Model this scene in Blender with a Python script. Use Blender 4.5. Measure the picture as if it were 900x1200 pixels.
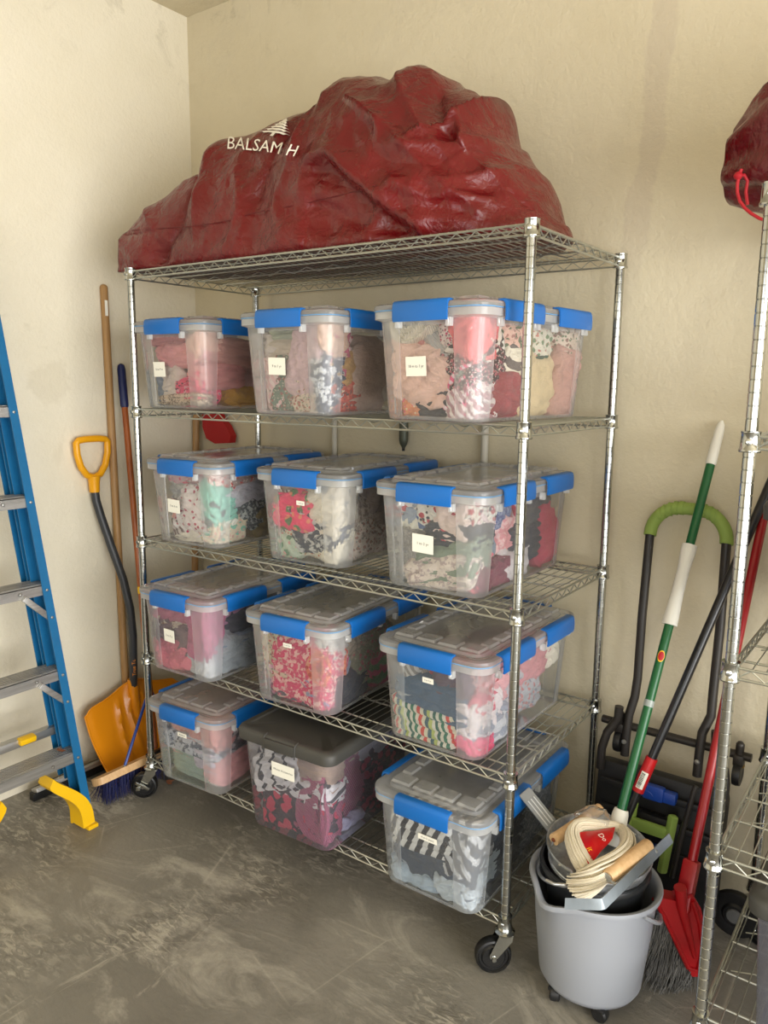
import bpy, bmesh, math, random
from mathutils import Vector, Matrix, Euler, noise
from mathutils.bvhtree import BVHTree
R = math.radians
PI = math.pi
scene = bpy.context.scene
COL = scene.collection
for o in list(bpy.data.objects):
    bpy.data.objects.remove(o, do_unlink=True)

# ------------------------------------------------------------------ camera
CAM_LOC = Vector((2.349, -1.739, 1.593))
CAM_ROT = Euler((R(80.48), R(-0.53), R(35.96)), 'XYZ')
FPX = 911.45
cd = bpy.data.cameras.new('camera')
cam = bpy.data.objects.new('camera', cd)
COL.objects.link(cam)
cam.location = CAM_LOC
cam.rotation_euler = CAM_ROT
cd.sensor_fit = 'HORIZONTAL'
cd.sensor_width = 36.0
cd.lens = 36.0 * FPX / 900.0
cd.clip_start = 0.05
scene.camera = cam

# ------------------------------------------------------------------ light
world = bpy.data.worlds.new('sky')
scene.world = world
world.use_nodes = True
bgn = world.node_tree.nodes['Background']
bgn.inputs[0].default_value = (0.80, 0.88, 1.0, 1)
bgn.inputs[1].default_value = 1.0

def area(name, loc, rot, sx, sy, power, col):
    l = bpy.data.lights.new(name, 'AREA')
    l.shape = 'RECTANGLE'; l.size = sx; l.size_y = sy; l.energy = power; l.color = col
    o = bpy.data.objects.new(name, l); COL.objects.link(o)
    o.location = loc; o.rotation_euler = rot
    return o
# daylight entering through the two open garage doors, right of and behind the camera
area('side_door_daylight', (5.30, -1.95, 1.25), (R(112), 0, R(90)), 3.4, 2.3, 275, (1.0, 0.985, 0.95))
area('front_door_daylight', (3.30, -4.32, 1.20), (R(100), 0, 0), 2.8, 2.2, 52, (1.0, 0.98, 0.95))

scene.view_settings.view_transform = 'Standard'
scene.view_settings.look = 'None'
scene.view_settings.gamma = 1.0
scene.view_settings.use_curve_mapping = False
scene.view_settings.exposure = 0.0

# ------------------------------------------------------------------ helpers
_M = CAM_ROT.to_matrix()
def ray(u, v):
    return _M @ Vector(((u - 450) / FPX, (600 - v) / FPX, -1.0))
def at(u, v, ax, val):
    d = ray(u, v)
    return CAM_LOC + d * ((val - CAM_LOC[ax]) / d[ax])
def px(p):
    c = _M.transposed() @ (Vector(p) - CAM_LOC)
    return (450 + FPX * c.x / -c.z, 600 - FPX * c.y / -c.z)

def srgb(c):
    def f(x):
        x /= 255.0
        return x / 12.92 if x <= 0.04045 else ((x + 0.055) / 1.055) ** 2.4
    return (f(c[0]), f(c[1]), f(c[2]), 1)

def sm(a, b, x):
    t = min(1, max(0, (x - a) / (b - a))); return t * t * (3 - 2 * t)

class NT:
    def __init__(s, name):
        s.m = bpy.data.materials.new(name); s.m.use_nodes = True
        s.t = s.m.node_tree; s.n = s.t.nodes; s.l = s.t.links
        s.n.clear()
        s.out = s.n.new('ShaderNodeOutputMaterial')
    def new(s, typ, **kw):
        n = s.n.new(typ)
        for k, v in kw.items():
            if k == 'ins':
                for kk, vv in v.items(): n.inputs[kk].default_value = vv
            else: setattr(n, k, v)
        return n
    def link(s, a, b): s.l.new(a, b)
    def bsdf(s, col=(.8, .8, .8, 1), rough=.5, metal=0, **kw):
        b = s.n.new('ShaderNodeBsdfPrincipled')
        b.inputs['Base Color'].default_value = col
        b.inputs['Roughness'].default_value = rough
        b.inputs['Metallic'].default_value = metal
        for k, v in kw.items(): b.inputs[k.replace('_', ' ')].default_value = v
        s.link(b.outputs[0], s.out.inputs[0])
        return b
    def coord(s, which='Object', scale=(1, 1, 1), rot=(0, 0, 0)):
        tc = s.n.new('ShaderNodeTexCoord'); mp = s.n.new('ShaderNodeMapping')
        mp.inputs['Scale'].default_value = scale; mp.inputs['Rotation'].default_value = rot
        s.link(tc.outputs[which], mp.inputs[0]); return mp.outputs[0]
    def noise(s, vec, scale, detail=4, rough=.55, dist=0):
        n = s.n.new('ShaderNodeTexNoise')
        n.inputs['Scale'].default_value = scale; n.inputs['Detail'].default_value = detail
        n.inputs['Roughness'].default_value = rough; n.inputs['Distortion'].default_value = dist
        if vec: s.link(vec, n.inputs['Vector'])
        return n.outputs[0]
    def vor(s, vec, scale, feature='F1'):
        n = s.n.new('ShaderNodeTexVoronoi'); n.feature = feature
        n.inputs['Scale'].default_value = scale
        if vec: s.link(vec, n.inputs['Vector'])
        return n
    def ramp(s, fac, stops, interp='LINEAR'):
        n = s.n.new('ShaderNodeValToRGB'); n.color_ramp.interpolation = interp
        e = n.color_ramp.elements
        while len(e) < len(stops): e.new(.5)
        for i, (p, c) in enumerate(stops):
            e[i].position = p; e[i].color = c if len(c) == 4 else (*c, 1)
        s.link(fac, n.inputs[0]); return n.outputs[0]
    def math(s, op, a, b=None, clamp=False):
        n = s.n.new('ShaderNodeMath'); n.operation = op; n.use_clamp = clamp
        for i, x in enumerate((a, b)):
            if x is None: continue
            if isinstance(x, (int, float)): n.inputs[i].default_value = x
            else: s.link(x, n.inputs[i])
        return n.outputs[0]
    def mix(s, fac, a, b):
        n = s.n.new('ShaderNodeMix'); n.data_type = 'RGBA'
        for sock, x in ((n.inputs[0], fac), (n.inputs[6], a), (n.inputs[7], b)):
            if isinstance(x, (int, float)): sock.default_value = x
            elif isinstance(x, tuple): sock.default_value = x
            else: s.link(x, sock)
        return n.outputs[2]
    def bump(s, h, bsdf, strength=.3, dist=.01, prev=None):
        n = s.n.new('ShaderNodeBump'); n.inputs['Strength'].default_value = strength
        n.inputs['Distance'].default_value = dist
        s.link(h, n.inputs['Height'])
        if prev is not None: s.link(prev, n.inputs['Normal'])
        s.link(n.outputs[0], bsdf.inputs['Normal'])
        return n.outputs[0]

MAT = {}
def plain(key, col, rough=.5, metal=0, var=0.0, bump=0.0, bscale=200, **kw):
    if key in MAT: return MAT[key]
    t = NT(key); c = srgb(col); b = t.bsdf(c, rough, metal, **kw)
    v = t.coord()
    if var:
        n = t.noise(v, 14, 5)
        lo = tuple(max(0, x * (1 - var)) for x in c[:3]); hi = tuple(min(1, x * (1 + var)) for x in c[:3])
        t.link(t.ramp(n, [(.3, lo), (.7, hi)]), b.inputs['Base Color'])
    if bump:
        t.bump(t.noise(v, bscale, 3), b, bump, .002)
    MAT[key] = t.m
    return t.m

class MB:
    """collects geometry, then links it as ONE mesh object"""
    def __init__(s): s.v = []; s.f = []; s.mi = []; s.sm = []
    def add(s, v, f, mi=0, smooth=True):
        o = len(s.v); s.v += [tuple(p) for p in v]
        for q in f:
            s.f.append([i + o for i in q]); s.mi.append(mi); s.sm.append(smooth)
        return s
    def box(s, c, d, rot=None, mi=0, bev=0.0):
        hx, hy, hz = d[0] / 2, d[1] / 2, d[2] / 2
        if bev <= 0:
            v = [Vector((x, y, z)) for x in (-hx, hx) for y in (-hy, hy) for z in (-hz, hz)]
            f = [(0, 1, 3, 2), (4, 6, 7, 5), (0, 4, 5, 1), (2, 3, 7, 6), (0, 2, 6, 4), (1, 5, 7, 3)]
        else:
            bm = bmesh.new(); bmesh.ops.create_cube(bm, size=1)
            for q in bm.verts: q.co = Vector((q.co.x * d[0], q.co.y * d[1], q.co.z * d[2]))
            bmesh.ops.bevel(bm, geom=bm.edges[:], offset=min(bev, min(d) * .45), segments=2, affect='EDGES', profile=.6)
            bm.verts.index_update()
            v = [q.co.copy() for q in bm.verts]; f = [[q.index for q in p.verts] for p in bm.faces]; bm.free()
        M = rot if rot is not None else Matrix.Identity(3)
        c = Vector(c)
        return s.add([M @ q + c for q in v], f, mi, bev > 0)
    def tube(s, pts, r, seg=8, mi=0, caps=True, closed=False, flat=None):
        pts = [Vector(p) for p in pts]; n = len(pts)
        rr = r if isinstance(r, (list, tuple)) else [r] * n
        v = []; f = []
        prev = None
        for i, p in enumerate(pts):
            if closed: t = pts[(i + 1) % n] - pts[i - 1]
            else: t = pts[min(i + 1, n - 1)] - pts[max(i - 1, 0)]
            if t.length < 1e-9: t = Vector((0, 0, 1))
            t.normalize()
            if prev is None:
                a = Vector((0, 0, 1)) if abs(t.z) < .9 else Vector((1, 0, 0))
                nrm = t.cross(a).normalized()
            else:
                nrm = prev - t * prev.dot(t)
                if nrm.length < 1e-6: nrm = t.orthogonal()
                nrm.normalize()
            prev = nrm; bn = t.cross(nrm)
            for k in range(seg):
                an = 2 * PI * k / seg
                q = nrm * math.cos(an) + bn * math.sin(an)
                v.append(p + q * rr[i])
        m = n if closed else n - 1
        for i in range(m):
            j = (i + 1) % n
            for k in range(seg):
                l = (k + 1) % seg
                f.append((i * seg + k, i * seg + l, j * seg + l, j * seg + k))
        if caps and not closed:
            f.append(tuple(range(seg - 1, -1, -1))); f.append(tuple((n - 1) * seg + k for k in range(seg)))
        return s.add(v, f, mi)
    def lathe(s, prof, c=(0, 0, 0), seg=24, mi=0, M=None, sx=1.0):
        c = Vector(c); v = []; f = []
        for (r, z) in prof:
            for k in range(seg):
                a = 2 * PI * k / seg
                q = Vector((r * math.cos(a) * sx, r * math.sin(a), z))
                if M is not None: q = M @ q
                v.append(q + c)
        for i in range(len(prof) - 1):
            for k in range(seg):
                l = (k + 1) % seg
                f.append((i * seg + k, i * seg + l, (i + 1) * seg + l, (i + 1) * seg + k))
        if prof[0][0] > 1e-5: f.append(tuple(range(seg - 1, -1, -1)))
        if prof[-1][0] > 1e-5: f.append(tuple((len(prof) - 1) * seg + k for k in range(seg)))
        return s.add(v, f, mi)
    def prism(s, poly, origin, ux, uy, h, mi=0, smooth=False):
        """extrude a 2-D polygon (in the plane ux,uy) by +-h/2 along its normal"""
        ux = Vector(ux).normalized(); uy = Vector(uy).normalized(); nz = ux.cross(uy).normalized()
        o = Vector(origin); n = len(poly)
        v = [o + ux * a + uy * b - nz * h / 2 for a, b in poly] + [o + ux * a + uy * b + nz * h / 2 for a, b in poly]
        f = [tuple(range(n - 1, -1, -1)), tuple(range(n, 2 * n))]
        f += [(i, (i + 1) % n, n + (i + 1) % n, n + i) for i in range(n)]
        return s.add(v, f, mi, smooth)
    def loft(s, rings, cap0=True, cap1=True, mi=0, closed=True):
        n = len(rings[0]); v = [p for r_ in rings for p in r_]; f = []
        for i in range(len(rings) - 1):
            for k in range(n if closed else n - 1):
                l = (k + 1) % n
                f.append((i * n + k, i * n + l, (i + 1) * n + l, (i + 1) * n + k))
        if cap0: f.append(tuple(range(n - 1, -1, -1)))
        if cap1: f.append(tuple((len(rings) - 1) * n + k for k in range(n)))
        return s.add(v, f, mi)
    def mesh(s, name, mats, sharp=42):
        me = bpy.data.meshes.new(name); me.from_pydata(s.v, [], s.f); me.update()
        for m in (mats if isinstance(mats, (list, tuple)) else [mats]): me.materials.append(m)
        me.polygons.foreach_set('material_index', s.mi)
        me.polygons.foreach_set('use_smooth', s.sm)
        bm = bmesh.new(); bm.from_mesh(me)
        bmesh.ops.recalc_face_normals(bm, faces=bm.faces[:])
        bm.to_mesh(me); bm.free()
        if sharp: me.set_sharp_from_angle(angle=R(sharp))
        return me
    def build(s, name, mats, parent=None, sharp=42):
        return link(name, s.mesh(name, mats, sharp), parent)

def link(name, data, parent=None, loc=None, rot=None):
    o = bpy.data.objects.new(name, data); COL.objects.link(o)
    if parent is not None: o.parent = parent
    if loc is not None: o.location = loc
    if rot is not None: o.rotation_euler = rot
    return o
def empty(name, loc=(0, 0, 0), rz=0):
    o = bpy.data.objects.new(name, None); COL.objects.link(o)
    o.empty_display_size = .05; o.location = loc; o.rotation_euler = (0, 0, rz); return o
def tag(o, label=None, cat=None, group=None, kind=None):
    if label: o['label'] = label
    if cat: o['category'] = cat
    if group: o['group'] = group
    if kind: o['kind'] = kind
    return o
def rebase(o, base):
    """move a mesh object's origin to base (mesh is given in world space)"""
    base = Vector(base); o.data.transform(Matrix.Translation(-base)); o.location = base; return o
def root_at(name, base, parts):
    """Empty at base that parents world-space part objects"""
    e = empty(name, base); b = Vector(base)
    for p in parts:
        p.data.transform(Matrix.Translation(-b)); p.parent = e
        for c in p.children: c.data.transform(Matrix.Translation(-b))
    return e
def text_mesh(txt, size, mat, name='lettering', bold=False):
    cu = bpy.data.curves.new('t', 'FONT'); cu.body = txt; cu.size = size
    cu.align_x = 'CENTER'; cu.align_y = 'CENTER'; cu.resolution_u = 2
    o = bpy.data.objects.new('t', cu); COL.objects.link(o)
    bpy.context.view_layer.update()
    me = bpy.data.meshes.new_from_object(o.evaluated_get(bpy.context.evaluated_depsgraph_get()))
    bpy.data.objects.remove(o, do_unlink=True); bpy.data.curves.remove(cu)
    me.name = name; me.materials.clear(); me.materials.append(mat)
    return me

# ------------------------------------------------------------------ room materials
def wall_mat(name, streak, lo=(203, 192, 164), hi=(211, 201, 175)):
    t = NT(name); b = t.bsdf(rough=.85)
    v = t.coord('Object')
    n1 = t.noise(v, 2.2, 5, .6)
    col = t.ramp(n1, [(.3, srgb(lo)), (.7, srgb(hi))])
    # faint repaired / repainted blotches with their own outline
    n2 = t.noise(v, 1.1, 6, .62, .4)
    col = t.mix(t.ramp(n2, [(.60, (0, 0, 0)), (.625, (.30, .30, .30))]), col, srgb((200, 190, 166)))
    # little dark scuffs
    n3 = t.noise(t.coord('Object', (1, 1, .6)), 9, 7, .7, 1.5)
    col = t.mix(t.ramp(n3, [(.735, (0, 0, 0)), (.76, (.5, .5, .5))]), col, srgb((150, 138, 112)))
    sz = t.new('ShaderNodeSeparateXYZ'); t.link(v, sz.inputs[0])
    zr = t.new('ShaderNodeMapRange', ins={1: 2.72, 2: 3.12}); t.link(sz.outputs[2], zr.inputs[0])
    gm = t.math('MULTIPLY', zr.outputs[0], t.ramp(t.noise(v, 6, 8, .75, .6), [(.55, (0, 0, 0)), (.72, (.6, .6, .6))]))
    col = t.mix(gm, col, srgb((150, 140, 116)))
    if streak:
        # pinkish patched crack running down the wall
        sx = t.new('ShaderNodeSeparateXYZ'); t.link(v, sx.inputs[0])
        wob = t.math('MULTIPLY', t.math('SUBTRACT', t.noise(v, 5, 4), .5), .12)
        lean = t.math('MULTIPLY', t.math('SUBTRACT', sx.outputs[2], 2.4), .085)
        cx = t.math('ADD', t.math('ADD', lean, 1.555), wob)
        d = t.math('ABSOLUTE', t.math('SUBTRACT', sx.outputs[0], cx))
        m = t.ramp(d, [(.032, (.42, .42, .42)), (.041, (0, 0, 0))])
        zf = t.new('ShaderNodeMapRange', ins={1: 1.75, 2: 2.1}); t.link(sx.outputs[2], zf.inputs[0])
        m = t.math('MULTIPLY', m, zf.outputs[0])
        col = t.mix(m, col, srgb((190, 177, 158)))
    t.link(col, b.inputs['Base Color'])
    h = t.math('ADD', t.noise(v, 55, 4, .6), t.math('MULTIPLY', t.noise(v, 9, 4), 1.2))
    t.bump(h, b, .35, .008)
    return t.m
M_WALLB = wall_mat('cream_plaster_patched', True)
M_WALL = wall_mat('cream_plaster', False)
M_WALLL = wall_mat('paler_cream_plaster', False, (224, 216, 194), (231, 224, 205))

def floor_mat():
    t = NT('worn_concrete'); b = t.bsdf(rough=.5)
    v = t.coord('Object')
    big = t.noise(v, 1.3, 5, .6, .6)
    col = t.ramp(big, [(.3, srgb((112, 108, 100))), (.55, srgb((130, 126, 117))), (.75, srgb((146, 141, 131)))])
    # trowel swirls and pale scuffs
    vs = t.coord('Object', (1.0, 2.2, 1), (0, 0, .7))
    sw = t.noise(vs, 2.3, 10, .70, .9)
    col = t.mix(t.ramp(sw, [(.52, (0, 0, 0)), (.66, (.62, .62, .62))]), col, srgb((188, 182, 169)))
    vd = t.coord('Object', (3.0, .7, 1), (0, 0, -.5))
    s2 = t.noise(vd, 3.0, 9, .72, .7)
    col = t.mix(t.ramp(s2, [(.62, (0, 0, 0)), (.68, (.45, .45, .45))]), col, srgb((196, 189, 175)))
    dk = t.noise(t.coord('Object', (1, 1, 1), (0, 0, .2)), 2.0, 6, .6, 1)
    col = t.mix(t.ramp(dk, [(.55, (0, 0, 0)), (.75, (.55, .55, .55))]), col, srgb((92, 88, 80)))
    # crusty trowel relief in patches, and straight drag scratches
    pm = t.ramp(t.noise(t.coord('Object', (1, 1, 1), (0, 0, 1.3)), 1.7, 4), [(.47, (0, 0, 0)), (.60, (1, 1, 1))])
    cr = t.noise(t.coord('Object', (1.0, 2.6, 1), (0, 0, .55)), 20, 5, .62, 1.1)
    crm = t.math('MULTIPLY', pm, t.ramp(cr, [(.52, (0, 0, 0)), (.60, (.6, .6, .6))]))
    col = t.mix(crm, col, srgb((196, 189, 174)))
    crd = t.math('MULTIPLY', pm, t.ramp(cr, [(.38, (.5, .5, .5)), (.46, (0, 0, 0))]))
    col = t.mix(crd, col, srgb((82, 78, 70)))
    ve = t.vor(t.coord('Object', (1, .8, 1), (0, 0, .4)), 2.1, 'DISTANCE_TO_EDGE')
    sl = t.math('MULTIPLY', t.ramp(ve.outputs['Distance'], [(.0015, (.45, .45, .45)), (.005, (0, 0, 0))]), t.ramp(t.noise(v, 2.6, 3), [(.5, (0, 0, 0)), (.6, (1, 1, 1))]))
    col = t.mix(sl, col, srgb((190, 183, 168)))
    fine = t.noise(v, 160, 3)
    col = t.mix(t.ramp(fine, [(.62, (0, 0, 0)), (.75, (.35, .35, .35))]), col, srgb((92, 86, 76)))
    t.link(col, b.inputs['Base Color'])
    t.link(t.ramp(sw, [(.3, (.38, .38, .38)), (.7, (.62, .62, .62))]), b.inputs['Roughness'])
    h = t.math('ADD', t.math('MULTIPLY', sw, 1.0), t.math('MULTIPLY', t.noise(v, 70, 4), .35))
    h = t.math('ADD', h, t.math('MULTIPLY', t.math('MULTIPLY', cr, pm), 1.2))
    t.bump(h, b, .38, .010)
    return t.m
M_FLOOR = floor_mat()

# ------------------------------------------------------------------ room
XL, YB, ZC = -0.437, 0.662, 3.10
XR, YF = 5.4, -4.4
def struct(name, mb, mat):
    return tag(mb.build(name, mat), kind='structure')
struct('floor', MB().box(((XL + XR) / 2, (YB + YF) / 2, -.05), (XR - XL + .4, YB - YF + .4, .1)), M_FLOOR)
struct('ceiling', MB().box(((XL + XR) / 2, (YB + YF) / 2, ZC + .05), (XR - XL + .4, YB - YF + .4, .1)), M_WALL)
struct('wall_back', MB().box(((XL + XR) / 2, YB + .05, ZC / 2), (XR - XL, .1, ZC)), M_WALLB)
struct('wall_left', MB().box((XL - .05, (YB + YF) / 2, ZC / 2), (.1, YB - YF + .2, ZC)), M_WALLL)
wr = MB()
wr.box((XR + .05, (YB + YF) / 2, (2.5 + ZC) / 2), (.1, YB - YF + .2, ZC - 2.5))
wr.box((XR + .05, (YB - .15) / 2, 1.25), (.1, YB + .15, 2.5)); wr.box((XR + .05, (YF - 3.75) / 2, 1.25), (.1, -3.75 - YF, 2.5))
struct('wall_right', wr, M_WALL)
wf = MB()
wf.box(((XL + XR) / 2, YF - .05, (2.5 + ZC) / 2), (XR - XL, .1, ZC - 2.5))
wf.box(((XL + 1.8) / 2, YF - .05, 1.25), (1.8 - XL, .1, 2.5)); wf.box(((XR + 4.8) / 2, YF - .05, 1.25), (XR - 4.8, .1, 2.5))
struct('wall_front', wf, M_WALL)

# ------------------------------------------------------------------ common materials
def chrome():
    t = NT('bright_zinc_plate'); b = t.bsdf((.47, .48, .46, 1), .22, 1.0)
    v = t.coord('Object')
    t.link(t.ramp(t.noise(v, 30, 5), [(.3, (.08, .08, .08)), (.7, (.20, .20, .20))]), b.inputs['Roughness'])
    t.bump(t.noise(v, 60, 2), b, .04, .002)
    return t.m
M_CHROME = chrome()
M_WIRE = plain('zinc_wire', (186, 188, 180), .34, .9)
M_RUBBER = plain('black_rubber', (22, 22, 23), .38, var=.2)
M_BLACKP = plain('black_plastic', (24, 24, 26), .5)
M_BLACKT = plain('black_painted_tube', (46, 42, 38), .42, .2, bump=.1)
M_WHITEP = plain('white_plastic', (226, 224, 214), .42)
M_PAPER = plain('paper_label', (242, 240, 228), .8)
M_INK = plain('ink', (28, 28, 30), .8)
M_WHITEPRINT = plain('white_print', (240, 234, 222), .6)

# ------------------------------------------------------------------ wire shelving racks
def post_mesh(z0, z1):
    prof = [(.0, z0), (.0122, z0), (.0127, z0 + .002)]
    z = z0 + .0254
    while z < z1 - .01:
        prof += [(.0127, z - .0014), (.0116, z - .0005), (.0116, z + .0005), (.0127, z + .0014)]
        z += .0254
    prof += [(.0127, z1 - .002), (.0118, z1), (0, z1)]
    return MB().lathe(prof, seg=14).mesh('post', M_CHROME)
POST = post_mesh(.105, 1.972)
COLLAR = MB().lathe([(.0125, -.021), (.0205, -.021), (.0213, -.0195), (.0213, -.016), (.0196, -.014), (.0180, .016), (.0192, .0175), (.0192, .0205), (.0128, .021)], seg=18).mesh('collar', M_CHROME)
_cd = MB()
_cd.lathe([(.0, 0), (.0062, 0), (.007, .0012), (.0055, .0022), (0, .0022)], seg=14, M=Matrix.Rotation(PI / 2, 3, 'X'))
CDISC = _cd.mesh('collar_badge', M_CHROME)

def truss(p, q, gap, pitch, r1, rz, inset):
    """two rails plus zig-zag wire between them; separate meshes returned as (rails, zigzag)"""
    p = Vector(p); q = Vector(q); d = (q - p); L = d.length; d.normalize()
    rails = MB(); a = p + d * inset; b = q - d * inset
    up = Vector((0, 0, gap / 2))
    rails.tube([a + up, b + up], r1, 6); rails.tube([a - up, b - up], r1, 6)
    n = max(2, int(round((L - 2 * inset) / pitch))); pts = []
    for i in range(n + 1):
        t = i / n; c = a + (b - a) * t
        pts.append(c + up * (.85 if i % 2 else -.85))
    zz = MB().tube(pts, rz, 5)
    return rails, zz

def make_rack(base, W, D, zs, label, caster_yaw):
    root = empty('wire_shelving_rack', (base[0], base[1], 0))
    tag(root, label, 'shelving rack')
    for (x, y) in ((0, 0), (W, 0), (W, D), (0, D)):
        link('post', POST, root, (x, y, 0))
    for zi in zs:
        zt, gap = zi - .0025, .024
        # deck: thin wires front to back on lengthwise bars
        deck = MB(); n = int(round((W - .03) / .0262))
        for i in range(n + 1):
            x = .015 + (W - .03) * i / n
            deck.tube([(x, -.002, zi + .0115), (x, D + .002, zi + .0115)], .0015, 5)
        sh = deck.build('shelf', M_WIRE, root)
        for k in range(5):
            y = .055 + (D - .11) * k / 4
            MB().tube([(.004, y, zi + .0078), (W - .004, y, zi + .0078)], .0027, 6).build('support_bar', M_WIRE, sh)
        # middle stiffener under the deck
        for yy in (D * .36, D * .64):
            pts = []; m = int(W / .055)
            for i in range(m + 1):
                pts.append((.02 + (W - .04) * i / m, yy, zi + (.004 if i % 2 else -.012)))
            MB().tube(pts, .0018, 5).build('stiffener_wire', M_WIRE, sh)
        for (p, q) in (((0, 0), (W, 0)), ((W, 0), (W, D)), ((W, D), (0, D)), ((0, D), (0, 0))):
            rails, zz = truss((p[0], p[1], zt), (q[0], q[1], zt), gap, .0275, .0031, .0020, .012)
            e = rails.build('edge_rail', M_WIRE, sh); zz.build('zigzag_wire', M_WIRE, sh)
        for (x, y) in ((0, 0), (W, 0), (W, D), (0, D)):
            c = link('collar', COLLAR, root, (x, y, zi))
            b_ = link('badge', CDISC, c, (0, -.0188, 0)); b_.rotation_euler = (0, 0, R(20))
    for i, (x, y) in enumerate(((0, 0), (W, 0), (W, D), (0, D))):
        make_caster(root, x, y, caster_yaw[i], i == 0)
    return root

WHEEL = MB().lathe([(.0, -.014), (.030, -.014), (.034, -.010), (.040, -.010), (.043, -.0155), (.048, -.0135), (.0505, -.006), (.0505, .006), (.048, .0135), (.043, .0155), (.040, .010), (.034, .010), (.030, .014), (0, .014)], seg=32, M=Matrix.Rotation(PI / 2, 3, 'X')).mesh('wheel', M_RUBBER)
def fork_mesh():
    m = MB()
    poly = [(-.018, .026), (.020, .026), (.018, .010), (-.030 + .009, -.040), (-.030, -.0445), (-.030 - .010, -.041), (-.030 - .0125, -.032)]
    for s in (-1, 1):
        m.prism(poly, (0, s * .0195, .0925 - .0), (1, 0, 0), (0, 0, 1), .0025)
    m.box((.001, 0, .1185), (.040, .041, .003), bev=.001)
    m.lathe([(0, .118), (.026, .118), (.028, .121), (.028, .124), (.021, .128), (.016, .130), (0, .130)], seg=24)
    m.lathe([(0, .128), (.0125, .128), (.0125, .150), (0, .150)], seg=14)
    # axle bolt
    m.lathe([(0, -.026), (.006, -.026), (.007, -.023), (.007, .023), (.006, .026), (0, .026)], c=(-.030, 0, .0515), seg=10, M=Matrix.Rotation(PI / 2, 3, 'X'))
    return m.mesh('fork', M_CHROME)
FORK = fork_mesh()
LOCK = MB().box((-.030, -.029, .060), (.058, .006, .012), Matrix.Rotation(R(28), 3, 'Y'), bev=.002).box((-.045, -.030, .052), (.018, .012, .018), bev=.003).mesh('brake_lever', M_CHROME)
def make_caster(root, x, y, yaw, lock):
    c = link('caster', FORK, root, (x, y, 0), (0, 0, yaw))
    link('wheel', WHEEL, c, (-.030, 0, .0515))
    if lock: link('brake_lever', LOCK, c)

ZS = [1.95, 1.479, 1.009, .563, .148]
RW, RD = 1.510, .602
make_rack((0, 0), RW, RD, ZS, 'tall chrome wire rack on casters holding the rows of plastic tubs', [R(38), R(38), R(200), R(120)])
make_rack((2.030, -.055), 1.22, .602, [1.95, 1.482, 1.003, .571, .172], 'nearer chrome wire rack cut off by the right edge of the picture', [R(120), R(30), R(200), R(150)])

# ------------------------------------------------------------------ translucent tub materials
def plastic(name, milk, tint, rough=.16, gl=.8):
    t = NT(name)
    tr = t.new('ShaderNodeBsdfTransparent'); tr.inputs[0].default_value = (*[.5 + .5 * x for x in tint], 1)
    df = t.new('ShaderNodeBsdfDiffuse'); df.inputs[0].default_value = (*tint, 1)
    tl = t.new('ShaderNodeBsdfTranslucent'); tl.inputs[0].default_value = (*tint, 1)
    a = t.new('ShaderNodeMixShader'); a.inputs[0].default_value = .45
    t.link(df.outputs[0], a.inputs[1]); t.link(tl.outputs[0], a.inputs[2])
    b = t.new('ShaderNodeMixShader')
    n = t.noise(t.coord('Object', (1, 1, .4)), 9, 3)
    mr = t.new('ShaderNodeMapRange', ins={1: .3, 2: .7, 3: milk * .85, 4: milk * 1.15}); t.link(n, mr.inputs[0])
    t.link(mr.outputs[0], b.inputs[0])
    t.link(tr.outputs[0], b.inputs[1]); t.link(a.outputs[0], b.inputs[2])
    g = t.new('ShaderNodeBsdfGlossy'); g.inputs['Roughness'].default_value = rough
    g.inputs[0].default_value = (1, 1, 1, 1)
    fr = t.new('ShaderNodeFresnel', ins={0: 1.42})
    c = t.new('ShaderNodeMixShader')
    t.link(t.math('MULTIPLY', fr.outputs[0], gl), c.inputs[0])
    t.link(b.outputs[0], c.inputs[1]); t.link(g.outputs[0], c.inputs[2])
    t.link(c.outputs[0], t.out.inputs[0])
    return t.m
M_CLEAR = plastic('clear_polypropylene', .09, (.93, .95, .95))
M_FROST = plastic('frosted_polypropylene', .28, (.92, .94, .95), .2)
M_LID = plastic('frosted_lid', .32, (.92, .93, .94), .2)
M_RIM = plastic('milky_rim', .58, (.92, .94, .95), .2)
M_CLEAR2 = plastic('bluish_clear_plastic', .13, (.80, .82, .93))
M_LATCH = plain('blue_latch_plastic', (18, 104, 186), .38)
M_GASKET = plain('pale_blue_gasket', (120, 168, 214), .5)
M_DLID = plain('charcoal_lid_plastic', (66, 65, 62), .5, bump=.15, bscale=300)

TW, TL, TH = .369, .61, .305
def rring(W, L, ins, r, z, pan=None, rec=0.0, nseg=6):
    """rounded rectangle ring; pan = list of (start,end) per side for a recessed panel"""
    x0, y0, x1, y1 = ins, ins, W - ins, L - ins
    pts = []
    corners = [(x1 - r, y0 + r, -PI / 2), (x1 - r, y1 - r, 0), (x0 + r, y1 - r, PI / 2), (x0 + r, y0 + r, PI)]
    sides = [((0, -1)), ((1, 0)), ((0, 1)), ((-1, 0))]
    for i in range(4):
        # straight side i comes before corner i
        if pan:
            a, b = pan[i % 2]
            if i == 0: q = [(a, y0), (a, y0 + rec), (b, y0 + rec), (b, y0)]
            elif i == 1: q = [(x1, a), (x1 - rec, a), (x1 - rec, b), (x1, b)]
            elif i == 2: q = [(b, y1), (b, y1 - rec), (a, y1 - rec), (a, y1)]
            else: q = [(x0, b), (x0 + rec, b), (x0 + rec, a), (x0, a)]
            pts += [Vector((p[0], p[1], z)) for p in q]
        cx, cy, a0 = corners[i]
        for k in range(nseg + 1):
            an = a0 + (PI / 2) * k / nseg
            pts.append(Vector((cx + r * math.cos(an), cy + r * math.sin(an), z)))
    return pts

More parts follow.
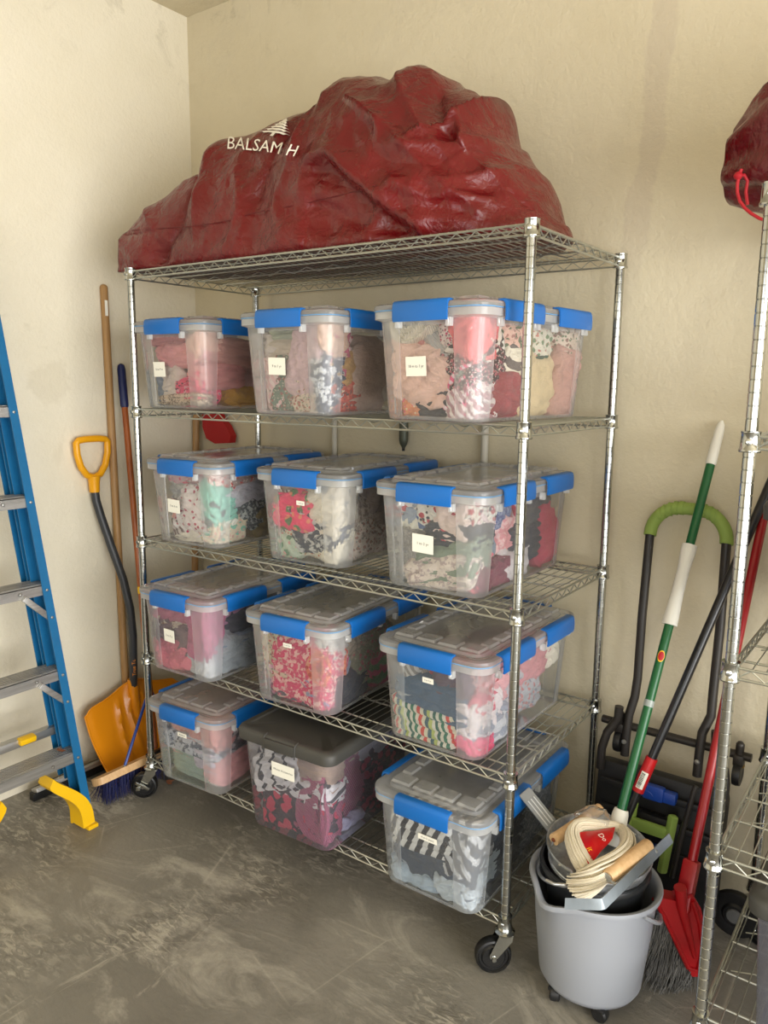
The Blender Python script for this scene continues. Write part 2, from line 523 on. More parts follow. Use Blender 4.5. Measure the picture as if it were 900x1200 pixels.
PAN = [(TW / 2 - .086, TW / 2 + .086), (.088, TL - .088)]
def tub_inset(z): return .033 - .017 * min(1, max(0, z / .25))
def tub_body_mesh():
    m = MB()
    spec = [(.045, 0.0, 0), (.035, .004, 0), (.0325, .012, 0), (.0322, .0135, .003), (.0175, .242, .003), (.0174, .2435, 0), (.0165, .256, 0), (.010, .259, 0), (.003, .261, 0), (.003, .279, 0), (.009, .281, 0)]
    rings = [rring(TW, TL, ins, .047 - ins * .2, z, PAN, rec) for ins, z, rec in spec]
    n = len(rings[0]); m.v = [tuple(p) for r_ in rings for p in r_]
    per = n // 4
    for i in range(len(rings) - 1):
        for k in range(n):
            l = (k + 1) % n
            m.f.append([i * n + k, i * n + l, (i + 1) * n + l, (i + 1) * n + k])
            kk = k % per
            mi = 0
            if kk == 1 and spec[i][2] > 0 and spec[i + 1][2] > 0: mi = 1
            if i >= 6: mi = 2
            m.mi.append(mi); m.sm.append(True)
    m.f.append(list(range(n - 1, -1, -1))); m.mi.append(0); m.sm.append(False)
    # moulded half-height line on each clear panel
    return m.mesh('tub_body', [M_FROST, M_CLEAR, M_RIM])
def lid_mesh():
    m = MB()
    spec = [(.006, .283), (.000, .2835), (-.001, .289), (.001, .295), (.008, .2985), (.022, .299), (.026, .296), (.036, .296), (.040, .3035), (.046, .305), (.09, .3055)]
    m.loft([rring(TW, TL, ins, max(.012, .052 - ins * .6), z) for ins, z in spec], False, True)
    def bump(cx, cy, sx, sy, h=.0065):
        z0, z1 = .3045, .3045 + h
        a = [(cx - sx / 2, cy - sy / 2), (cx + sx / 2, cy - sy / 2), (cx + sx / 2, cy + sy / 2), (cx - sx / 2, cy + sy / 2)]
        k = .004
        b = [(cx - sx / 2 + k, cy - sy / 2 + k), (cx + sx / 2 - k, cy - sy / 2 + k), (cx + sx / 2 - k, cy + sy / 2 - k), (cx - sx / 2 + k, cy + sy / 2 - k)]
        m.loft([[Vector((x, y, z0)) for x, y in a], [Vector((x, y, z1)) for x, y in b]], False, True)
    for i in range(4):
        for y in (.075, TL - .075):
            bump(.078 + .071 * i, y, .062, .052)
    for i in range(6):
        for x in (.062, TW - .062):
            bump(x, .135 + .068 * i, .034, .056)
    return m.mesh('lid', M_LID)
def gasket_mesh():
    return MB().tube(rring(TW, TL, .0015, .05, .2815), .0017, 5, closed=True).mesh('gasket', M_GASKET)
def latch_mesh(L):
    prof = [(-.014, .3025), (.002, .303), (.0085, .300), (.0115, .292), (.0125, .275), (.0125, .258), (.0105, .2505), (.0075, .2505), (.0085, .258), (.0085, .275), (.0075, .290), (.004, .2965), (-.001, .299), (-.014, .299)]
    rings = []
    for t in (-.5, -.485, .485, .5):
        k = .0015 if abs(t) > .49 else 0
        rings.append([Vector((t * L, -(o - k * .5), z - k * (1 if z > .28 else -1))) for o, z in prof])
    m = MB(); m.loft(rings, True, True)
    return m.mesh('latch', M_LATCH)
CLIP = MB().box((0, .008, .247), (.014, .016, .022), bev=.002).mesh('hinge_clip', M_RIM)
TUB_BODY, TUB_LID, GASKET = tub_body_mesh(), lid_mesh(), gasket_mesh()
LATCH_F, LATCH_S = latch_mesh(.172), latch_mesh(.190)

def make_tub(x, y, rz, z, label, card=None):
    root = empty('latching_storage_tub', (x, y, z), rz)
    tag(root, label, 'storage tub', 'clear tubs with blue latches')
    link('tub_body', TUB_BODY, root)
    ld = link('lid', TUB_LID, root); link('gasket', GASKET, ld)
    for (lx, ly, a, f) in ((TW / 2, 0, 0, 1), (TW / 2, TL, PI, 1), (TW, .178, PI / 2, 0), (TW, TL - .158, PI / 2, 0), (0, .178, -PI / 2, 0), (0, TL - .158, -PI / 2, 0)):
        la = link('latch', LATCH_F if f else LATCH_S, root, (lx, ly, 0), (0, 0, a))
        for q in (-1, 1): link('hinge_clip', CLIP, la, (q * ((.172 if f else .190) / 2 - .006), 0, 0))
    if card: add_card(root, *card)
    return root
def add_card(root, cx, cz, w, h, txt, size, tilt=0, ins=None, tub=True):
    zc = cz
    iy = (tub_inset(zc) + .0012) if ins is None else ins
    slope = math.atan2(.017, .25) if tub else .03
    c = MB().box((0, 0, 0), (w, .0006, h)).build('label_card', M_PAPER, root)
    c.location = (cx, iy, zc); c.rotation_euler = (slope, tilt, 0)
    t = link('lettering', text_mesh(txt, size, M_INK), c, (0, -.0006, 0), (PI / 2, 0, 0))

BASE_DZ = .0135
BINS = {
 '11': (0, -.012, -.012, .035, 'the top row left tub'),
 '12': (0, .579, -.070, .021, 'the top row middle tub'),
 '13': (0, 1.067, -.055, -.075, 'the top row right tub'),
 '21': (1, .051, -.029, .043, 'the second row left tub'),
 '22': (1, .561, .004, .058, 'the second row middle tub'),
 '23': (1, 1.053, -.020, .010, 'the second row right tub'),
 '31': (2, .083, -.106, .037, 'the third row left tub'),
 '32': (2, .581, -.076, .065, 'the third row middle tub'),
 '33': (2, 1.077, -.034, -.009, 'the third row right tub'),
 '41': (3, .098, -.099, .060, 'the bottom row left tub'),
 '43': (3, 1.112, -.095, .007, 'the bottom row right tub'),
}
TUB_LABEL = {
 '11': 'blue-latched clear tub of pink blankets, left end of the top tub row',
 '12': 'blue-latched clear tub with cream card, middle of the top tub row',
 '13': 'blue-latched clear tub of mixed prints, right end of the top tub row',
 '21': 'blue-latched clear tub with red-dotted white clothes, left of the second tub row',
 '22': 'blue-latched clear tub with hot pink and cream clothes, middle of second row',
 '23': 'blue-latched clear tub with star-print and navy clothes, right of second row',
 '31': 'blue-latched clear tub of mauve and grey clothes, left of third tub row',
 '32': 'blue-latched clear tub with magenta floral clothes, middle of third tub row',
 '33': 'blue-latched clear tub with rainbow-striped clothes, right of third tub row',
 '41': 'blue-latched clear tub of pink over sage folded clothes, bottom row left',
 '43': 'blue-latched clear tub with black-and-white striped clothes, bottom row right',
}
CARD = {
 '11': (.128, .135, .058, .050, '6 to 9 m', .0105, 0),
 '12': (.150, .142, .066, .050, '9 to 1 yr', .0105, .03),
 '13': (.150, .140, .066, .050, "18 m to 1 yr", .0100, -.02),
 '21': (.135, .135, .060, .048, '3 to 6 m', .0105, .05),
 '22': (.187, .197, .032, .014, '1 to 2 yr', .0065, .03),
 '23': (.165, .135, .068, .052, '1 to 2 yr', .0110, .03),
 '31': (.150, .140, .052, .046, '2 to 3 y', .0105, .03),
 '32': (.180, .208, .034, .014, '2 to 3 yr', .0065, .0),
 '33': (.180, .205, .036, .016, '3 to 4 yr', .0065, .0),
 '41': (.175, .196, .044, .016, 'Blankets', .0085, .0),
 '43': (.190, .190, .062, .017, '4 to 5 years', .0085, .0),
}
for k, (row, x, y, a, ph) in BINS.items():
    make_tub(x, y, a, ZS[row + 1] + BASE_DZ, TUB_LABEL[k], CARD[k])

# charcoal-lidded tub
DW, DL, DH = .385, .58, .345
def dark_tub_meshes():
    m = MB()
    spec = [(.048, 0), (.036, .004), (.032, .014), (.016, DH - .040), (.010, DH - .036), (.010, DH - .012)]
    m.loft([rring(DW, DL, ins, .034, z) for ins, z in spec], True, False)
    body = m.mesh('tub_body', M_CLEAR2)
    l = MB()
    spec = [(.008, DH - .040), (.000, DH - .0395), (-.002, DH - .012), (.003, DH - .003), (.010, DH), (.026, DH), (.030, DH - .004), (.12, DH - .004)]
    l.loft([rring(DW, DL, ins, max(.02, .036 - ins * .3), z) for ins, z in spec], False, True)
    lid = l.mesh('lid', M_DLID)
    c = MB()
    for y, s in ((0, -1),):
        c.box((DW * .49, -.0025, DH - .024), (.118, .009, .034), bev=.004)
        for q in (-1, 1):
            c.tube([(DW * .49 + q * .062, .016, DH + .0006), (DW * .49 + q * .062, .002, DH - .002), (DW * .49 + q * .062, -.003, DH - .010), (DW * .49 + q * .062, -.0035, DH - .046)], .0022, 6)
    clip = c.mesh('lid_clip', M_DLID)
    return body, lid, clip
DB, DLM, DCL = dark_tub_meshes()
def make_dark(x, y, z, rz, label):
    root = empty('dark_lidded_tub', (x, y, z), rz)
    tag(root, label, 'storage tub', 'tubs with charcoal lids')
    link('tub_body', DB, root); l = link('lid', DLM, root); link('lid_clip', DCL, l)
    return root
dk = make_dark(.596, -.120, ZS[4] + BASE_DZ, R(2.5), 'charcoal-lidded clear tub of scarves, middle of the bottom tub row')
add_card(dk, .185, .232, .092, .046, 'Winter Accessories', .0098, 0, .0185, False)
make_dark(2.055, -.03, 1.003 + BASE_DZ, R(-2), 'charcoal-lidded tub at the right picture edge, higher on the nearer rack')
make_dark(2.105, -.085, .172 + BASE_DZ, R(-1), 'charcoal-lidded tub at the right picture edge, bottom shelf of nearer rack')

# ------------------------------------------------------------------ clothes inside the tubs
_FAB = {}
def fabric(spec):
    if spec in _FAB: return _FAB[spec]
    kind = spec[0]; t = NT('fabric_' + kind); b = t.bsdf(rough=.92)
    b.inputs['Specular IOR Level'].default_value = .15
    b.inputs['Sheen Weight'].default_value = .12
    v = t.coord('Object', (1, 1, 1), (.5, .35, .25))
    c1 = srgb(spec[1])
    def shade(c, k): return tuple(min(1, x * k) for x in c[:3]) + (1,)
    base = t.ramp(t.noise(v, 25, 4), [(.3, shade(c1, 1.0)), (.7, shade(c1, 1.22))])
    if kind == 'solid' or kind == 'knit' or kind == 'fleece':
        col = base
    elif kind == 'stripe':
        vv = t.coord('Object', (1, 1, 1), spec[4] if len(spec) > 4 else (0, .6, 0))
        w = t.new('ShaderNodeTexWave', wave_type='BANDS', bands_direction='X'); t.link(vv, w.inputs[0])
        w.inputs['Scale'].default_value = spec[3] / 20.0 * 6.28 / 2; w.inputs['Distortion'].default_value = .6
        w.inputs['Detail Scale'].default_value = 1.2
        du = spec[5] if len(spec) > 5 else .5
        col = t.mix(t.ramp(w.outputs[1], [(du - .03, (0, 0, 0)), (du + .02, (1, 1, 1))]), base, srgb(spec[2]))
    elif kind == 'multi':
        vv = t.coord('Object', (1, 1, 1), (0, .25, 0))
        sx = t.new('ShaderNodeSeparateXYZ'); t.link(vv, sx.inputs[0])
        f = t.math('FRACT', t.math('MULTIPLY', t.math('ADD', sx.outputs[0], t.math('MULTIPLY', t.noise(v, 6, 1), .02)), 11.0))
        cols = spec[1:]
        col = t.ramp(f, [(i / len(cols), srgb(c)) for i, c in enumerate(cols)], 'CONSTANT')
    elif kind == 'dots':
        vo = t.vor(v, spec[3]); col = t.mix(t.ramp(vo.outputs['Distance'], [(.24, (1, 1, 1)), (.29, (0, 0, 0))]), base, srgb(spec[2]))
    elif kind == 'floral':
        vo = t.vor(v, spec[4]); no = t.noise(v, spec[4] * 2.2, 3)
        d = t.math('ADD', vo.outputs['Distance'], t.math('MULTIPLY', no, .35))
        col = t.mix(t.ramp(d, [(.52, (1, 1, 1)), (.57, (0, 0, 0))]), base, srgb(spec[2]))
        vo2 = t.vor(t.coord('Object', (1, 1, 1), (1.0, .2, .9)), spec[4] * 1.5)
        col = t.mix(t.ramp(vo2.outputs['Distance'], [(.27, (1, 1, 1)), (.33, (0, 0, 0))]), col, srgb(spec[3]))
    elif kind == 'speck':
        no = t.noise(v, spec[3], 3, .6)
        col = t.mix(t.ramp(no, [(.5, (0, 0, 0)), (.56, (1, 1, 1))]), base, srgb(spec[2]))
    elif kind == 'tulip':
        vo = t.vor(t.coord('Object', (1.25, 1, 1), (.3, .3, .5)), spec[3])
        n = t.math('ADD', vo.outputs['Distance'], t.math('MULTIPLY', t.noise(v, 45, 2), .18))
        col = t.mix(t.ramp(n, [(.53, (1, 1, 1)), (.57, (0, 0, 0))]), base, srgb(spec[2]))
    t.link(col, b.inputs['Base Color'])
    if kind == 'knit':
        w = t.new('ShaderNodeTexWave', wave_type='BANDS', bands_direction='DIAGONAL'); t.link(v, w.inputs[0])
        w.inputs['Scale'].default_value = 60; w.inputs['Distortion'].default_value = 1
        t.bump(w.outputs[1], b, .6, .004)
    elif kind == 'fleece':
        t.bump(t.noise(v, 180, 4, .7), b, .9, .006)
    else:
        # fine crumple relief of thin cloth
        h = t.noise(t.coord('Object', (1, 1, 1.6), (.4, .8, .2)), 38, 5, .6, .8)
        t.bump(h, b, .8, .012)
    _FAB[spec] = t.m
    return t.m

def cube_sphere(n, p=3.2):
    """points on a rounded unit box (superellipsoid), shared topology"""
    verts = {}; faces = []; out = []
    def idx(q):
        k = (round(q[0], 5), round(q[1], 5), round(q[2], 5))
        if k not in verts: verts[k] = len(out); out.append(Vector(q))
        return verts[k]
    for ax in range(3):
        for sg in (-1, 1):
            g = [[None] * (n + 1) for _ in range(n + 1)]
            for i in range(n + 1):
                for j in range(n + 1):
                    a = math.tan((i / n - .5) * PI / 2); b_ = math.tan((j / n - .5) * PI / 2)
                    q = [0, 0, 0]; q[ax] = sg; q[(ax + 1) % 3] = a; q[(ax + 2) % 3] = b_
                    g[i][j] = idx(q)
            for i in range(n):
                for j in range(n):
                    f = (g[i][j], g[i + 1][j], g[i + 1][j + 1], g[i][j + 1])
                    faces.append(f if sg > 0 else f[::-1])
    pts = []
    for q in out:
        l = (abs(q.x) ** p + abs(q.y) ** p + abs(q.z) ** p) ** (1 / p)
        pts.append(q / l)
    return pts, faces
CS_P, CS_F = cube_sphere(20)

def nz(p): return noise.noise(p)
def ridge(p): return 1 - abs(noise.noise(p)) * 2.2

def cloth_points(shape, sx, sy, sz, seed):
    """rumpled cloth lump of about the given full size, centred on 0"""
    rnd = random.Random(seed); off = Vector((rnd.uniform(-50, 50), rnd.uniform(-50, 50), rnd.uniform(-50, 50)))
    ang = Euler((rnd.uniform(-.6, .6), rnd.uniform(-1, 1), rnd.uniform(-.6, .6))).to_matrix()
    out = []
    hs = Vector((sx / 2, sy / 2, sz / 2))
    for q in CS_P:
        p = Vector((q.x * hs.x, q.y * hs.y, q.z * hs.z))
        n = q.normalized()
        w = p + Vector((nz(p * 9 + off), nz(p * 9 + off * 1.7), nz(p * 9 - off))) * .022
        if shape == 'fold':
            lay = max(2, sz / .026)
            ph = (q.z * .5 + .5) * lay + 1.1 * nz(w * 7 + off)
            s_ = abs(math.sin(PI * ph))
            d = -.014 * (1 - s_) ** 2 + .006 * ridge(w * 16 + off)
            side = 1 - abs(q.z) ** 4
            p = p + Vector((n.x, n.y, n.z * .2)) * d * side
            p.z += .010 * nz(w * 6 + off)
        elif shape == 'roll':
            r_ = math.hypot(q.x, q.z); a = math.atan2(q.z, q.x)
            if q.y < 0: p.y += .010 * math.sin(r_ * 17 - a) - .004
            p += n * (.006 * ridge(w * 18 + off))
        else:
            e = ang @ w
            e = Vector((e.x * 10, e.y * 10, e.z * 26)) + off
            e2 = ang.transposed() @ w
            e2 = Vector((e2.x * 34, e2.y * 15, e2.z * 15)) - off
            d = .013 * ridge(e) + .008 * ridge(e2) + .012 * nz(w * 7 + off) - .006
            p = p + n * d
        out.append(p)
    return out

def soft(d, m, k=.006):
    """keep distance-to-wall d above m, squashing gently"""
    x = (d - m) / k
    return m + k * (x if x > 30 else math.log1p(math.exp(x)))

def put_cloth(frame, spec, shape, cx, cy, cz, sx, sy, sz, seed, inset, W, L, ztop, rank, label, cat, group, face='K'):
    x0, y0, z0, rz = frame
    pts = cloth_points(shape, sx, sy, sz, seed)
    rnd = random.Random(seed * 7 + 1)
    rm = Euler((rnd.uniform(-.12, .12), rnd.uniform(-.35, .35) if shape != 'fold' else rnd.uniform(-.06, .06), rnd.uniform(-.15, .15))).to_matrix()
    mf = .0045 + (rank * .0062 if face == 'F' else .012); ms = .0045 + (rank * .0062 if face == 'S' else .010 + rank * .003); m0 = .0045
    out = []
    cr = .040
    off = Vector((rnd.uniform(-40, 40), rnd.uniform(-40, 40), rnd.uniform(-40, 40)))
    ang = Euler((rnd.uniform(-.5, .5), rnd.uniform(-.9, .9), rnd.uniform(-.5, .5))).to_matrix()
    if shape == 'fold': ang = Euler((0, rnd.uniform(-.2, .2), 0)).to_matrix()
    fq = Vector((10, 10, 34)) if shape != 'roll' else Vector((14, 14, 20))
    for q, p in zip(CS_P, pts):
        p = rm @ p + Vector((cx, cy, cz))
        e = ang @ p; e = e + Vector((nz(e * 8 + off), nz(e * 8 - off), nz(e * 8 + off * .3))) * .03
        wr = abs(noise.noise(Vector((e.x * fq.x, e.y * fq.y, e.z * fq.z)) + off)) * 2.0
        wr2 = abs(noise.noise(Vector((e.z * 30, e.x * 14, e.y * 14)) - off)) * 2.0
        relief = .013 * (1 - min(1, wr * 1.6)) ** 2 + .006 * (1 - min(1, wr2 * 1.7)) ** 2 + .004 * (nz(p * 8 + off) + .4)
        if shape == 'roll':
            r_ = math.hypot(q.x, q.z); relief = .009 * (1 + math.sin(r_ * 19 - math.atan2(q.z, q.x))) + relief * .4
        if shape == 'fold':
            lay = max(2, round(sz / .032)); relief = .012 * (1 - abs(math.sin(PI * ((q.z * .5 + .5) * lay + .35 * nz(p * 9 + off))))) ** 1.6 + relief * .45
        ey = max(abs(q.x), abs(q.z)) ** 7 * .030; ex = max(abs(q.y), abs(q.z)) ** 7 * .030
        z = soft(p.z, .006 + rank * .0004); z = ztop - soft(ztop - z, .004 + rank * .002 + relief)
        ins = inset(z)
        rl = max(0, relief)
        x = ins + soft(p.x - ins, m0 + rl); x = W - ins - soft(W - ins - x, ms + rl + ex)
        y = ins + soft(p.y - ins, mf + rl + ey); y = L - ins - soft(L - ins - y, m0 + rl)
        m = min(mf, ms) + rl * .8
        # rounded vertical corners
        lo = ins + m
        for (kx, ky) in ((0, 0), (1, 0)):
            ax = (x - lo) if kx == 0 else (W - lo - x); ay = y - lo
            if ax < cr and ay < cr:
                dx, dy = cr - ax, cr - ay; r_ = math.hypot(dx, dy)
                if r_ > cr:
                    dx *= cr / r_; dy *= cr / r_
                    ax, ay = cr - dx, cr - dy
                    x = lo + ax if kx == 0 else W - lo - ax; y = lo + ay
        out.append(Vector((x, y, z)))
    zmin = min(p.z for p in out)
    base = Vector((cx, cy, zmin))
    me = bpy.data.meshes.new('cloth'); me.from_pydata([tuple(p - base) for p in out], [], CS_F); me.update()
    me.materials.append(fabric(spec)); me.polygons.foreach_set('use_smooth', [True] * len(me.polygons))
    name = {'fold': 'folded_garment', 'roll': 'rolled_garment'}.get(shape, 'crumpled_garment')
    c, s_ = math.cos(rz), math.sin(rz)
    o = link(name, me, None, (x0 + base.x * c - base.y * s_, y0 + base.x * s_ + base.y * c, z0 + base.z), (0, 0, rz))
    tag(o, label, cat, group)
    return o

